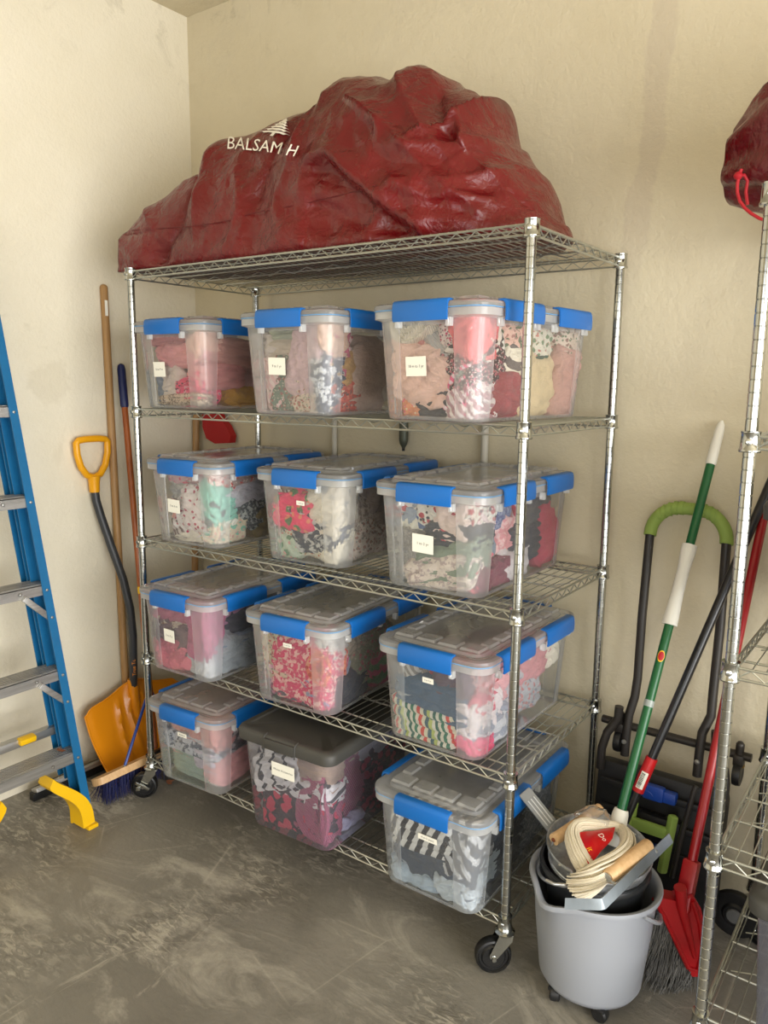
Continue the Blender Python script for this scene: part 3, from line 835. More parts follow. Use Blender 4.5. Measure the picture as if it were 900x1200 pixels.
# face F = against the front, S = against the right side; a = place along that face, v = height (both 0..1)
# (face, a, v, width, height, shape, fabric, description)
C = 'crumple'
CLOTHES = {
'11': [
 ('K', .5, .42, .29, .20, 'fold', ('solid', (196, 150, 150)), 'bulk of folded dusty pink blankets'),
 ('F', .30, .86, .20, .06, 'fold', ('solid', (196, 138, 138)), 'dusty rose folded cloth under the front latch'),
 ('F', .55, .68, .26, .07, C, ('solid', (222, 158, 160)), 'pink cloth slanting across the middle'),
 ('F', .10, .20, .16, .13, C, ('solid', (132, 140, 152)), 'slate grey cloth in the low left corner'),
 ('F', .42, .26, .10, .15, C, ('solid', (218, 206, 196)), 'off-white cloth hanging in the lower front'),
 ('F', .70, .22, .15, .11, 'roll', ('floral', (226, 92, 120), (240, 170, 180), (60, 50, 56), 60), 'hot pink printed roll near the bottom corner'),
 ('F', .95, .80, .16, .09, C, ('solid', (236, 196, 180)), 'peach pink fleece at the top corner'),
 ('S', .22, .42, .22, .10, 'fold', ('solid', (214, 150, 148)), 'pink folded fleece low on the right side'),
 ('S', .30, .72, .24, .10, 'fold', ('solid', (200, 152, 144)), 'rose folded fleece high on the right side'),
 ('F', .55, .04, .26, .05, 'fold', ('speck', (216, 196, 172), (134, 112, 96), 120), 'leopard-flecked cloth along the bottom'),
 ('S', .40, .10, .14, .07, C, ('solid', (196, 150, 60)), 'mustard cloth low at the right side'),
],
'12': [
 ('K', .5, .42, .28, .20, 'fold', ('solid', (196, 182, 170)), 'bulk of greyish folded clothes'),
 ('F', .45, .90, .22, .06, 'fold', ('solid', (162, 168, 150)), 'grey-green cloth under the front latch'),
 ('F', .08, .64, .13, .12, C, ('solid', (204, 192, 186)), 'pale greyish cloth at the upper left'),
 ('F', .40, .64, .20, .10, 'fold', ('solid', (190, 176, 162)), 'beige folded cloth behind the cream card'),
 ('F', .12, .24, .16, .18, C, ('stripe', (222, 182, 184), (238, 214, 212), 90), 'pale pink striped cloth in the low left'),
 ('F', .45, .24, .18, .17, C, ('floral', (120, 132, 120), (164, 110, 108), (196, 190, 172), 70), 'grey-green floral cloth in the lower front'),
 ('F', .86, .56, .08, .24, C, ('solid', (196, 104, 128)), 'deep pink sliver near the corner'),
 ('F', .70, .16, .14, .14, C, ('floral', (214, 196, 180), (180, 120, 110), (140, 150, 120), 80), 'cream floral cloth low in the middle'),
 ('F', .98, .84, .10, .10, C, ('solid', (222, 190, 170)), 'peach cloth at the top corner'),
 ('S', .18, .80, .12, .10, C, ('dots', (214, 186, 186), (190, 60, 90), 34), 'pink dotted cloth high on the right side'),
 ('S', .20, .50, .13, .11, C, ('solid', (188, 150, 98)), 'tan cloth mid right side'),
 ('S', .20, .16, .15, .12, C, ('floral', (190, 92, 80), (214, 130, 110), (110, 100, 96), 60), 'coral floral cloth low on the right side'),
 ('S', .42, .42, .18, .22, C, ('solid', (188, 166, 152)), 'beige cloth further back on the right side'),
 ('F', .66, .58, .12, .22, C, ('solid', (206, 178, 182)), 'dusty mauve cloth right of the card'),
 ('F', .95, .26, .13, .18, C, ('speck', (74, 78, 96), (220, 222, 226), 46), 'navy and white floral cloth at the low corner'),
],
'13': [
 ('K', .5, .42, .28, .21, 'fold', ('solid', (180, 160, 150)), 'bulk of mixed folded clothes'),
 ('F', .56, .90, .15, .08, C, ('floral', (226, 222, 210), (150, 60, 60), (130, 140, 120), 60), 'white rosebud cloth at the upper front'),
 ('F', .26, .70, .10, .08, C, ('solid', (196, 130, 126)), 'dusty rose knot of cloth left'),
 ('F', .52, .70, .15, .09, C, ('knit', (172, 170, 168)), 'grey knitted cloth upper middle'),
 ('F', .42, .24, .20, .08, C, ('stripe', (236, 216, 200), (226, 140, 140), 70), 'pink and cream striped cloth'),
 ('F', .16, .08, .12, .08, C, ('floral', (224, 150, 110), (232, 110, 130), (240, 220, 190), 60), 'orange and pink cloth at the low left'),
 ('F', .62, .07, .24, .08, 'fold', ('solid', (62, 62, 68)), 'charcoal folded cloth along the bottom'),
 ('F', .96, .62, .10, .18, C, ('solid', (236, 226, 212)), 'white ruffled cloth at the corner'),
 ('F', .78, .54, .09, .10, C, ('solid', (140, 156, 146)), 'sage cloth middle right of the card'),
 ('F', .84, .28, .16, .15, 'roll', ('stripe', (230, 100, 140), (244, 220, 224), 110), 'magenta gingham roll with round end'),
 ('S', .10, .86, .13, .09, C, ('floral', (222, 206, 200), (200, 70, 110), (80, 60, 70), 90), 'pink leopard-print cloth high at the side'),
 ('S', .16, .68, .15, .08, C, ('stripe', (232, 228, 218), (54, 50, 50), 60, (0, .9, .9)), 'zebra-striped cloth at the side'),
 ('S', .16, .48, .16, .13, C, ('floral', (64, 44, 50), (190, 110, 120), (214, 200, 190), 90), 'dark floral cloth mid side'),
 ('S', .08, .16, .18, .10, C, ('stripe', (228, 218, 216), (190, 150, 156), 100), 'white and rose striped cloth low at the side'),
 ('S', .40, .80, .13, .14, C, ('floral', (216, 176, 160), (96, 110, 84), (170, 120, 110), 40), 'peach camouflage-print cloth'),
 ('S', .68, .80, .14, .12, C, ('floral', (210, 204, 190), (120, 140, 110), (200, 130, 120), 50), 'pale leafy-print cloth at the back'),
 ('S', .62, .55, .18, .08, C, ('solid', (66, 92, 76)), 'dark green folded cloth'),
 ('S', .40, .46, .10, .14, C, ('stripe', (226, 218, 200), (110, 100, 96), 70), 'cream and grey striped cloth'),
 ('S', .62, .26, .24, .20, C, ('fleece', (216, 196, 158)), 'beige fluffy cloth filling the back side'),
 ('S', .30, .18, .14, .12, C, ('solid', (150, 72, 76)), 'maroon cloth low at the side'),
 ('S', .92, .72, .12, .22, C, ('floral', (206, 190, 176), (150, 120, 110), (120, 136, 110), 60), 'pale floral cloth at the far back corner'),
 ('S', .90, .26, .14, .22, C, ('solid', (190, 150, 140)), 'terracotta pink cloth at the far low corner'),
 ('F', .32, .46, .22, .15, C, ('solid', (230, 194, 180)), 'large pale pink gathered cloth behind the card'),
 ('F', .88, .82, .13, .12, C, ('solid', (234, 120, 124)), 'coral cloth at the upper corner'),
 ('F', .28, .88, .14, .08, 'roll', ('knit', (222, 214, 198)), 'cream knitted cap at the upper left'),
],
'21': [
 ('K', .5, .40, .28, .19, 'fold', ('solid', (190, 184, 182)), 'bulk of pale grey folded clothes'),
 ('F', .34, .88, .20, .08, C, ('floral', (206, 170, 176), (220, 110, 130), (230, 220, 220), 40), 'pink and grey cloth at the upper left'),
 ('F', .32, .66, .18, .09, 'fold', ('speck', (168, 166, 164), (204, 202, 198), 60), 'grey flecked knit behind the card top'),
 ('F', .16, .40, .12, .09, C, ('solid', (222, 160, 150)), 'salmon pink cloth left of the card'),
 ('F', .16, .20, .14, .10, C, ('stripe', (206, 196, 190), (140, 120, 116), 80), 'striped taupe cloth at the low left'),
 ('F', .94, .82, .13, .10, C, ('floral', (236, 206, 200), (206, 60, 70), (240, 230, 225), 44), 'red and white print cloth at the top corner'),
 ('F', .62, .07, .30, .06, C, ('solid', (232, 226, 214)), 'ivory cloth lying along the bottom'),
 ('S', .14, .46, .18, .08, C, ('solid', (110, 112, 116)), 'dark grey cloth across the side'),
 ('S', .18, .20, .17, .12, 'roll', ('floral', (226, 210, 186), (140, 200, 180), (232, 180, 170), 38), 'cream roll with mint print'),
 ('S', .30, .66, .24, .12, C, ('solid', (196, 190, 198)), 'lilac grey shirt on the right side'),
 ('S', .26, .88, .22, .07, 'fold', ('floral', (160, 140, 136), (190, 70, 66), (220, 200, 190), 60), 'brown and red print cloth high side'),
 ('S', .46, .40, .20, .10, C, ('speck', (84, 86, 90), (190, 190, 190), 80), 'black lace-like cloth further back'),
 ('S', .52, .14, .16, .12, C, ('solid', (142, 122, 84)), 'mustard brown cloth low at the back'),
 ('F', .48, .32, .18, .13, 'roll', ('dots', (236, 228, 226), (190, 50, 90), 52), 'white cloth with crimson dots lower front'),
 ('F', .84, .60, .11, .16, C, ('solid', (150, 206, 190)), 'mint green cloth near the corner'),
 ('F', .58, .48, .12, .15, C, ('dots', (230, 220, 218), (196, 96, 116), 46), 'white cloth with small rose dots, right of card'),
],
'22': [
 ('K', .5, .40, .28, .19, 'fold', ('solid', (150, 144, 142)), 'bulk of grey folded clothes'),
 ('F', .34, .84, .20, .12, C, ('solid', (150, 142, 134)), 'taupe cloth with cords at the upper left'),
 ('F', .66, .86, .12, .14, 'fold', ('knit', (178, 170, 152)), 'khaki ribbed knit upper middle'),
 ('F', .14, .48, .15, .22, C, ('stripe', (224, 222, 220), (90, 92, 98), 150), 'thin grey and white striped cloth'),
 ('F', .40, .20, .20, .13, C, ('floral', (210, 204, 186), (120, 142, 110), (196, 130, 90), 44), 'pale botanical print cloth'),
 ('F', .16, .12, .15, .09, C, ('floral', (190, 204, 186), (110, 150, 120), (220, 170, 170), 30), 'mint and pink print cloth at the low left'),
 ('F', .84, .36, .16, .10, C, ('solid', (96, 102, 118)), 'slate blue cloth under the cream bundle'),
 ('F', .92, .12, .22, .15, C, ('solid', (228, 220, 202)), 'ivory cloth bunched at the low corner'),
 ('S', .12, .86, .16, .12, C, ('solid', (164, 168, 174)), 'bluish grey netting at the upper side'),
 ('S', .30, .52, .20, .14, C, ('speck', (190, 176, 164), (140, 122, 114), 70), 'beige speckled cloth mid side'),
 ('S', .36, .22, .24, .14, C, ('floral', (206, 192, 182), (170, 130, 120), (150, 150, 140), 60), 'pale rose print cloth low side'),
 ('S', .50, .70, .22, .16, C, ('solid', (150, 134, 126)), 'brown grey cloth further back'),
 ('F', .58, .42, .18, .16, C, ('speck', (62, 66, 80), (206, 206, 204), 34), 'navy cloth with pale feather print'),
 ('F', .34, .60, .18, .12, C, ('floral', (232, 76, 116), (98, 140, 96), (240, 150, 120), 26), 'hot pink cloth with green leaves'),
 ('F', .90, .66, .22, .16, C, ('solid', (226, 218, 204)), 'cream sweatshirt bundled near the corner'),
],
'23': [
 ('K', .5, .42, .28, .20, 'fold', ('solid', (120, 116, 120)), 'bulk of dark folded clothes'),
 ('F', .20, .88, .20, .08, C, ('stripe', (232, 224, 220), (206, 110, 118), 46, (0, .9, 0)), 'pink and white striped cloth upper left'),
 ('F', .10, .74, .16, .08, C, ('solid', (158, 168, 184)), 'pale blue cloth at the left edge'),
 ('F', .26, .64, .18, .06, 'fold', ('speck', (224, 210, 206), (160, 110, 120), 90), 'rose speckled folded cloth'),
 ('F', .16, .54, .18, .09, C, ('solid', (228, 226, 214)), 'ivory cloth at the left middle'),
 ('F', .40, .58, .14, .08, C, ('solid', (92, 112, 156)), 'denim blue cloth above the card'),
 ('F', .60, .42, .20, .10, C, ('solid', (130, 142, 156)), 'steel blue cloth mid front'),
 ('F', .38, .24, .20, .04, C, ('solid', (206, 160, 84)), 'mustard lace strip'),
 ('F', .14, .14, .18, .08, C, ('solid', (134, 142, 134)), 'grey-green cloth at the low left'),
 ('F', .30, .06, .18, .06, C, ('solid', (172, 172, 174)), 'light grey cloth at the bottom left'),
 ('F', .90, .13, .18, .11, C, ('speck', (232, 120, 136), (200, 90, 110), 20), 'bubblegum pink cloth at the low corner'),
 ('F', .96, .88, .14, .10, C, ('solid', (228, 206, 208)), 'blush cloth at the top corner'),
 ('S', .10, .76, .12, .14, C, ('solid', (224, 204, 196)), 'cream gathered cloth at the near side'),
 ('S', .12, .60, .14, .05, C, ('solid', (204, 80, 96)), 'red cloth strip at the near side'),
 ('S', .36, .84, .18, .14, C, ('speck', (86, 96, 140), (150, 160, 190), 90), 'blue speckled cloth on the side'),
 ('S', .42, .46, .18, .16, C, ('speck', (220, 150, 156), (240, 200, 200), 30), 'pink print cloth mid side'),
 ('S', .62, .80, .10, .12, C, ('stripe', (190, 60, 84), (226, 200, 200), 60), 'crimson striped cloth at the back side'),
 ('S', .74, .62, .22, .12, C, ('solid', (78, 80, 86)), 'charcoal cloth at the back side'),
 ('S', .66, .36, .24, .14, 'fold', ('solid', (62, 66, 78)), 'dark navy folded cloth at the back'),
 ('S', .50, .12, .18, .10, C, ('solid', (210, 204, 206)), 'white lacy cloth low side'),
 ('S', .24, .08, .18, .08, C, ('solid', (128, 70, 86)), 'plum cloth low at the near side'),
 ('S', .86, .24, .12, .22, C, ('solid', (190, 84, 104)), 'raspberry cloth at the back corner'),
 ('F', .20, .34, .20, .14, 'fold', ('speck', (142, 140, 138), (178, 174, 170), 160), 'grey flecked knit at the left'),
 ('F', .64, .82, .24, .11, 'roll', ('floral', (226, 222, 212), (186, 60, 76), (60, 60, 76), 34), 'white star-print cloth across the top'),
 ('F', .72, .58, .24, .08, 'fold', ('solid', (58, 62, 74)), 'navy folded cloth band'),
 ('F', .68, .28, .28, .12, C, ('solid', (136, 150, 134)), 'sage green cloth lower front'),
 ('F', .58, .08, .24, .10, C, ('speck', (226, 214, 204), (196, 178, 176), 60), 'off-white printed cloth along the bottom'),
],
'31': [
 ('K', .5, .40, .28, .19, 'fold', ('solid', (120, 112, 122)), 'bulk of dark folded clothes'),
 ('F', .30, .66, .16, .10, C, ('floral', (186, 176, 160), (140, 110, 90), (220, 214, 204), 46), 'beige print cloth above the card'),
 ('F', .14, .30, .14, .10, C, ('solid', (196, 188, 186)), 'pale grey cloth at the left'),
 ('F', .80, .40, .20, .06, 'fold', ('solid', (140, 150, 162)), 'blue-grey folded cloth'),
 ('F', .78, .16, .24, .14, C, ('solid', (190, 194, 198)), 'light grey cable knit at the low corner'),
 ('S', .30, .86, .28, .10, 'fold', ('solid', (166, 120, 150)), 'lilac folded cloth along the side'),
 ('S', .36, .64, .24, .13, 'fold', ('solid', (52, 58, 72)), 'navy folded cloth along the side'),
 ('S', .32, .40, .26, .09, 'fold', ('solid', (128, 142, 160)), 'steel blue folded cloth along the side'),
 ('S', .34, .18, .28, .14, C, ('solid', (156, 162, 168)), 'grey cloth low along the side'),
 ('F', .36, .44, .18, .12, C, ('solid', (120, 100, 106)), 'dark plum cloth behind the card'),
 ('F', .34, .12, .18, .12, C, ('speck', (222, 130, 146), (206, 116, 134), 20), 'salmon pink cloth at the low left'),
 ('F', .38, .86, .22, .10, C, ('solid', (178, 112, 134)), 'mauve pink cloth upper front'),
 ('F', .90, .76, .22, .22, C, ('solid', (190, 112, 144)), 'orchid pink sweater at the corner'),
],
'32': [
 ('K', .5, .40, .28, .19, 'fold', ('solid', (120, 116, 106)), 'bulk of olive grey folded clothes'),
 ('F', .10, .74, .12, .26, C, ('solid', (204, 112, 116)), 'salmon red cloth at the left edge'),
 ('F', .48, .90, .22, .07, 'fold', ('solid', (150, 120, 128)), 'dusky purple cloth under the latch'),
 ('F', .46, .52, .17, .22, C, ('solid', (112, 136, 154)), 'chambray blue cloth in the middle'),
 ('F', .12, .26, .14, .16, C, ('solid', (140, 168, 166)), 'teal grey cloth at the low left'),
 ('F', .22, .12, .14, .15, C, ('stripe', (206, 140, 172), (226, 190, 204), 70), 'lilac pink striped cloth low left'),
 ('F', .62, .76, .12, .16, C, ('solid', (190, 176, 176)), 'greyish blush cloth right of the label'),
 ('F', .74, .82, .04, .14, C, ('solid', (198, 120, 140)), 'rose strap hanging by the corner'),
 ('F', .88, .80, .14, .14, 'fold', ('speck', (186, 184, 180), (214, 212, 208), 120), 'silver flecked knit at the top corner'),
 ('F', .36, .04, .24, .06, C, ('floral', (96, 90, 100), (190, 90, 130), (60, 60, 70), 40), 'dark floral cloth at the bottom'),
 ('S', .26, .62, .22, .14, C, ('floral', (160, 170, 140), (120, 136, 110), (200, 190, 170), 50), 'sage floral cloth on the side'),
 ('S', .40, .84, .24, .14, C, ('speck', (150, 138, 120), (120, 108, 94), 60), 'taupe print cloth high on the side'),
 ('S', .50, .46, .24, .20, C, ('floral', (120, 120, 100), (170, 90, 100), (150, 150, 130), 56), 'olive print cloth further back'),
 ('S', .16, .30, .14, .16, C, ('solid', (148, 160, 186)), 'periwinkle cloth low on the side'),
 ('S', .26, .12, .20, .12, C, ('solid', (56, 58, 70)), 'navy cloth low on the side'),
 ('S', .56, .26, .14, .16, C, ('stripe', (190, 90, 120), (110, 140, 110), 60), 'pink and green striped cloth'),
 ('F', .26, .62, .18, .22, C, ('floral', (196, 184, 160), (172, 90, 84), (110, 130, 120), 56), 'wildflower print cloth at the left'),
 ('F', .94, .20, .15, .22, C, ('speck', (204, 70, 118), (236, 190, 190), 66), 'second magenta floral cloth at the low corner'),
 ('F', .56, .20, .24, .24, C, ('speck', (206, 64, 108), (240, 196, 190), 62), 'magenta floral cloth in the lower front'),
 ('F', .84, .52, .13, .12, 'roll', ('floral', (226, 128, 104), (236, 170, 140), (190, 80, 70), 30), 'coral orange flower-like roll'),
],
'33': [
 ('K', .5, .42, .28, .20, 'fold', ('solid', (140, 124, 130)), 'bulk of mixed folded clothes'),
 ('F', .34, .82, .22, .16, 'roll', ('knit', (158, 152, 146)), 'grey ribbed knit at the upper left'),
 ('F', .70, .84, .22, .15, C, ('dots', (176, 76, 84), (210, 150, 150), 60), 'brick red dotted cloth upper front'),
 ('F', .14, .72, .12, .10, C, ('stripe', (196, 194, 190), (150, 146, 142), 110), 'grey striped cloth at the left edge'),
 ('F', .10, .40, .14, .10, C, ('solid', (166, 172, 174)), 'pale grey cloth at the left'),
 ('F', .84, .50, .18, .24, C, ('solid', (178, 148, 152)), 'greyish pink cloth at the corner'),
 ('F', .90, .18, .18, .18, C, ('solid', (198, 106, 124)), 'dusty red cloth at the low corner'),
 ('F', .96, .82, .12, .14, C, ('solid', (176, 130, 134)), 'rosewood cloth at the top corner'),
 ('S', .10, .84, .12, .12, C, ('solid', (110, 96, 110)), 'dark plum cloth at the near side top'),
 ('S', .38, .86, .22, .13, C, ('speck', (188, 182, 180), (236, 120, 150), 12), 'grey cloth with pink shapes'),
 ('S', .40, .68, .12, .05, C, ('solid', (222, 186, 84)), 'yellow cloth strip on the side'),
 ('S', .26, .58, .20, .10, C, ('solid', (220, 168, 174)), 'pink lacy cloth mid side'),
 ('S', .18, .38, .18, .14, C, ('solid', (216, 208, 210)), 'white lacy cloth at the near side'),
 ('S', .22, .16, .20, .12, C, ('stripe', (150, 156, 170), (204, 206, 212), 80), 'blue-grey striped cloth low side'),
 ('S', .58, .44, .24, .22, C, ('floral', (176, 178, 184), (200, 140, 140), (140, 146, 160), 44), 'grey floral cloth mid back'),
 ('S', .68, .72, .22, .14, C, ('solid', (196, 140, 146)), 'rose ruffled cloth at the back'),
 ('S', .86, .84, .12, .14, C, ('knit', (226, 220, 206)), 'cream crocheted cloth at the back corner'),
 ('S', .10, .06, .14, .06, C, ('solid', (226, 90, 130)), 'bright pink cloth at the low near side'),
 ('F', .44, .50, .28, .13, 'fold', ('solid', (84, 106, 130)), 'dark denim folded cloth in the middle'),
 ('F', .36, .19, .27, .125, 'fold', ('multi', (232, 228, 214), (60, 130, 104), (232, 228, 214), (220, 84, 74), (230, 224, 200), (70, 104, 120), (196, 206, 120), (236, 232, 220), (54, 110, 96)), 'white cloth with rainbow stripes'),
],
'41': [
 ('K', .5, .42, .28, .20, 'fold', ('solid', (190, 166, 166)), 'bulk of pale pink folded blankets'),
 ('F', .30, .86, .20, .08, C, ('solid', (196, 158, 146)), 'beige pink cloth at the upper left'),
 ('F', .40, .38, .32, .07, 'fold', ('solid', (206, 164, 164)), 'dusty pink folded blanket'),
 ('F', .50, .15, .34, .12, 'fold', ('solid', (156, 174, 164)), 'sage green folded blanket at the bottom'),
 ('S', .14, .48, .18, .12, C, ('solid', (198, 192, 206)), 'lavender cloth at the corner'),
 ('S', .30, .66, .22, .14, C, ('speck', (176, 172, 176), (90, 90, 100), 20), 'grey printed cloth on the side'),
 ('S', .40, .90, .24, .07, 'fold', ('solid', (206, 150, 152)), 'deep pink blanket high side'),
 ('F', .60, .78, .30, .10, C, ('speck', (206, 158, 156), (222, 180, 176), 60), 'pink lace cloth behind the label'),
 ('F', .45, .55, .32, .09, 'fold', ('speck', (196, 200, 210), (110, 116, 132), 34), 'white blanket with dark script print'),
 ('F', .96, .82, .16, .12, C, ('solid', (216, 158, 156)), 'rose pink cloth at the top corner'),
 ('S', .26, .30, .26, .12, 'fold', ('solid', (224, 166, 168)), 'pink folded blanket low side'),
],
'43': [
 ('K', .5, .40, .28, .20, 'fold', ('solid', (60, 66, 80)), 'bulk of dark navy folded clothes'),
 ('F', .08, .50, .10, .26, C, ('solid', (150, 158, 168)), 'pale grey-blue cloth at the left edge'),
 ('F', .50, .36, .34, .20, C, ('solid', (72, 82, 98)), 'dark slate folded jeans in front'),
 ('F', .55, .93, .26, .05, 'fold', ('stripe', (216, 216, 214), (66, 66, 72), 62, (0, .2, .3)), 'striped shirt pressed against the lid'),
 ('S', .14, .70, .14, .14, C, ('solid', (86, 96, 112)), 'slate cloth at the near side'),
 ('S', .20, .34, .16, .12, C, ('solid', (184, 196, 204)), 'icy white cloth on the near side'),
 ('S', .40, .82, .26, .14, C, ('solid', (70, 80, 98)), 'navy cloth high on the side'),
 ('S', .46, .44, .28, .26, 'fold', ('solid', (52, 60, 74)), 'midnight blue folded jeans on the side'),
 ('S', .74, .60, .24, .30, C, ('speck', (96, 104, 118), (150, 156, 166), 140), 'grey netting cloth at the back side'),
 ('F', .24, .08, .20, .05, C, ('solid', (178, 194, 208)), 'icy blue cloth at the low left'),
 ('F', .80, .09, .20, .07, C, ('solid', (196, 206, 214)), 'pale blue-white cloth at the low corner'),
 ('F', .84, .62, .20, .16, C, ('stripe', (206, 208, 212), (88, 90, 98), 60, (0, .5, 0)), 'greyer striped cloth bunched at the corner'),
 ('F', .42, .66, .24, .13, 'fold', ('stripe', (222, 222, 220), (62, 62, 68), 62, (0, -.35, 0)), 'boldly striped black and white shirt in front'),
],
}
CLOTHES_DARK = [
 ('K', .5, .38, .28, .22, 'fold', ('solid', (120, 86, 96)), 'bulk of folded scarves'),
 ('F', .14, .82, .14, .12, C, ('stripe', (222, 218, 212), (62, 60, 62), 34, (0, .3, .2), .86), 'white shawl with black lines, upper left'),
 ('F', .64, .78, .28, .20, 'fold', ('fleece', (180, 154, 132)), 'tan fleece under the lid'),
 ('F', .08, .17, .10, .11, 'roll', ('knit', (206, 64, 112)), 'magenta rolled knit at the low left'),
 ('F', .26, .05, .18, .06, C, ('solid', (206, 214, 214)), 'pale mint cloth at the bottom'),
 ('S', .26, .82, .26, .18, 'fold', ('fleece', (170, 146, 130)), 'tan fleece along the side'),
 ('S', .30, .60, .24, .07, C, ('stripe', (222, 216, 214), (70, 66, 68), 36, (0, .6, 0), .84), 'striped shawl edge along the side'),
 ('S', .34, .34, .26, .26, C, ('knit', (150, 78, 104)), 'plum knitted cloth along the side'),
 ('S', .66, .80, .28, .16, C, ('stripe', (78, 80, 96), (170, 168, 176), 30), 'navy striped cloth at the back side'),
 ('S', .66, .40, .28, .24, C, ('tulip', (58, 40, 50), (170, 56, 80), 30), 'dark tulip-print cloth at the back side'),
 ('S', .30, .06, .14, .05, C, ('solid', (190, 190, 214)), 'pale lilac cloth low at the side'),
 ('F', .48, .34, .36, .22, C, ('tulip', (54, 36, 46), (216, 62, 88), 21), 'dark scarf with red tulips'),
 ('F', .66, .55, .30, .08, C, ('stripe', (228, 224, 220), (70, 66, 68), 36, (0, 1.2, .3), .84), 'white and black striped edge below the fleece'),
 ('F', .28, .62, .24, .12, 'roll', ('stripe', (226, 222, 218), (66, 64, 66), 36, (0, .2, 0), .86), 'white roll with black rings'),
 ('F', .86, .20, .22, .24, 'roll', ('knit', (166, 88, 112)), 'mauve knitted swirl at the low corner'),
]
def fill(frame, items, W, L, ztop, inset, phrase, seed0, group):
    # pieces later in the list lie nearer the plastic; each piece sits behind those that overlap it
    n = len(items); box = []
    for (face, a, v, w, h, shape, spec, desc) in items:
        if face == 'F': u = a * (W - .05)
        elif face == 'S': u = (W - .05) + a * (L - .06)
        else: u = -9
        box.append((u - w * .58, u + w * .58, v * ztop - h * .6, v * ztop + h * .6))
    rank = [0] * n
    for i in range(n - 1, -1, -1):
        for j in range(i + 1, n):
            p, q = box[i], box[j]
            if min(p[1], q[1]) - max(p[0], q[0]) > .3 * min(p[1] - p[0], q[1] - q[0]) and min(p[3], q[3]) - max(p[2], q[2]) > .22 * min(p[3] - p[2], q[3] - q[2]):
                rank[i] = max(rank[i], rank[j] + 1)
    for i, (face, a, v, w, h, shape, spec, desc) in enumerate(items):
        dp = {'F': .13, 'S': .12, 'K': 0}[face]
        if v < .5: cz = max(.006 + h / 2 * .9, v * ztop)
        else: cz = min(ztop - h / 2 * .9, v * ztop)
        rk = min(rank[i], 6)
        if face == 'F':
            cx, cy, sx, sy = .025 + a * (W - .05), .080 + .008 * rk, w, dp
        elif face == 'S':
            cx, cy, sx, sy = W - .080 - .008 * rk, .03 + a * (L - .06), dp, w
        else:
            cx, cy, sx, sy = W / 2 - .01, L / 2 + .02, W - .16, L - .18
            h = ztop - .06; cz = ztop * .47; rk = 0
        k = 1.03 if face != 'K' else 1
        if face != 'K': dp = min(dp, h * 1.1 + .035)
        if face == 'F': sy = dp
        elif face == 'S': sx = dp
        put_cloth(frame, spec, shape, cx, cy, cz, sx * k, sy * k, h * (1.06 if face != 'K' else 1), seed0 + i * 13, inset, W, L, ztop, rk, desc + ' in ' + phrase, 'clothes', group, face)
for bi, (k, (row, x, y, a, ph)) in enumerate(BINS.items()):
    fill((x, y, ZS[row + 1] + BASE_DZ, a), CLOTHES[k], TW, TL, .274, tub_inset, ph, 1000 + bi * 500, 'clothes packed in ' + ph)
def dk_inset(z): return .032 - .016 * min(1, max(0, z / (DH - .04)))
fill((.596, -.120, ZS[4] + BASE_DZ, R(2.5)), CLOTHES_DARK, DW, DL, DH - .042, dk_inset, 'the dark-lidded tub', 9000, 'scarves packed in the dark-lidded tub')
put_cloth((2.055, -.03, 1.003 + BASE_DZ, R(-2)), ('solid', (196, 190, 184)), 'fold', DW / 2, DL / 2, .14, .30, .48, .24, 77, dk_inset, DW, DL, DH - .05, 6, 'pale folded cloth in the higher tub of the nearer rack', 'clothes', None)
put_cloth((2.105, -.085, .172 + BASE_DZ, R(-1)), ('solid', (150, 154, 166)), 'fold', DW / 2, DL / 2, .14, .30, .48, .24, 78, dk_inset, DW, DL, DH - .05, 6, 'grey folded cloth in the lowest tub of the nearer rack', 'clothes', None)

# ------------------------------------------------------------------ red vinyl bag on the top shelf
def vinyl(name, c):
    t = NT(name); b = t.bsdf(srgb(c), .32)
    v = t.coord('Object')
    b.inputs['Specular IOR Level'].default_value = .55
    t.link(t.ramp(t.noise(v, 3, 4), [(.3, tuple(x * .8 for x in srgb(c)[:3])), (.7, tuple(x * 1.15 for x in srgb(c)[:3]))]), b.inputs['Base Color'])
    t.link(t.ramp(t.noise(v, 12, 4), [(.35, (.13, .13, .13)), (.7, (.34, .34, .34))]), b.inputs['Roughness'])
    vo = t.vor(t.coord('Object', (1, 1, 1.5), (.3, .5, .7)), 9, 'DISTANCE_TO_EDGE')
    vo2 = t.vor(t.coord('Object', (1.3, 1, 1), (1.1, .2, .4)), 23, 'DISTANCE_TO_EDGE')
    wd = t.noise(v, 16, 5, .65, 1.6)
    h = t.math('ADD', t.math('MULTIPLY', t.math('MINIMUM', vo.outputs['Distance'], .16), 1.6), t.math('MULTIPLY', t.math('MINIMUM', vo2.outputs['Distance'], .12), .7))
    h = t.math('ADD', h, t.math('MULTIPLY', wd, .8))
    t.bump(h, b, .62, .012)
    return t.m
M_BAG = vinyl('red_vinyl', (100, 9, 15))
M_BAG2 = vinyl('dark_red_vinyl', (100, 10, 20))

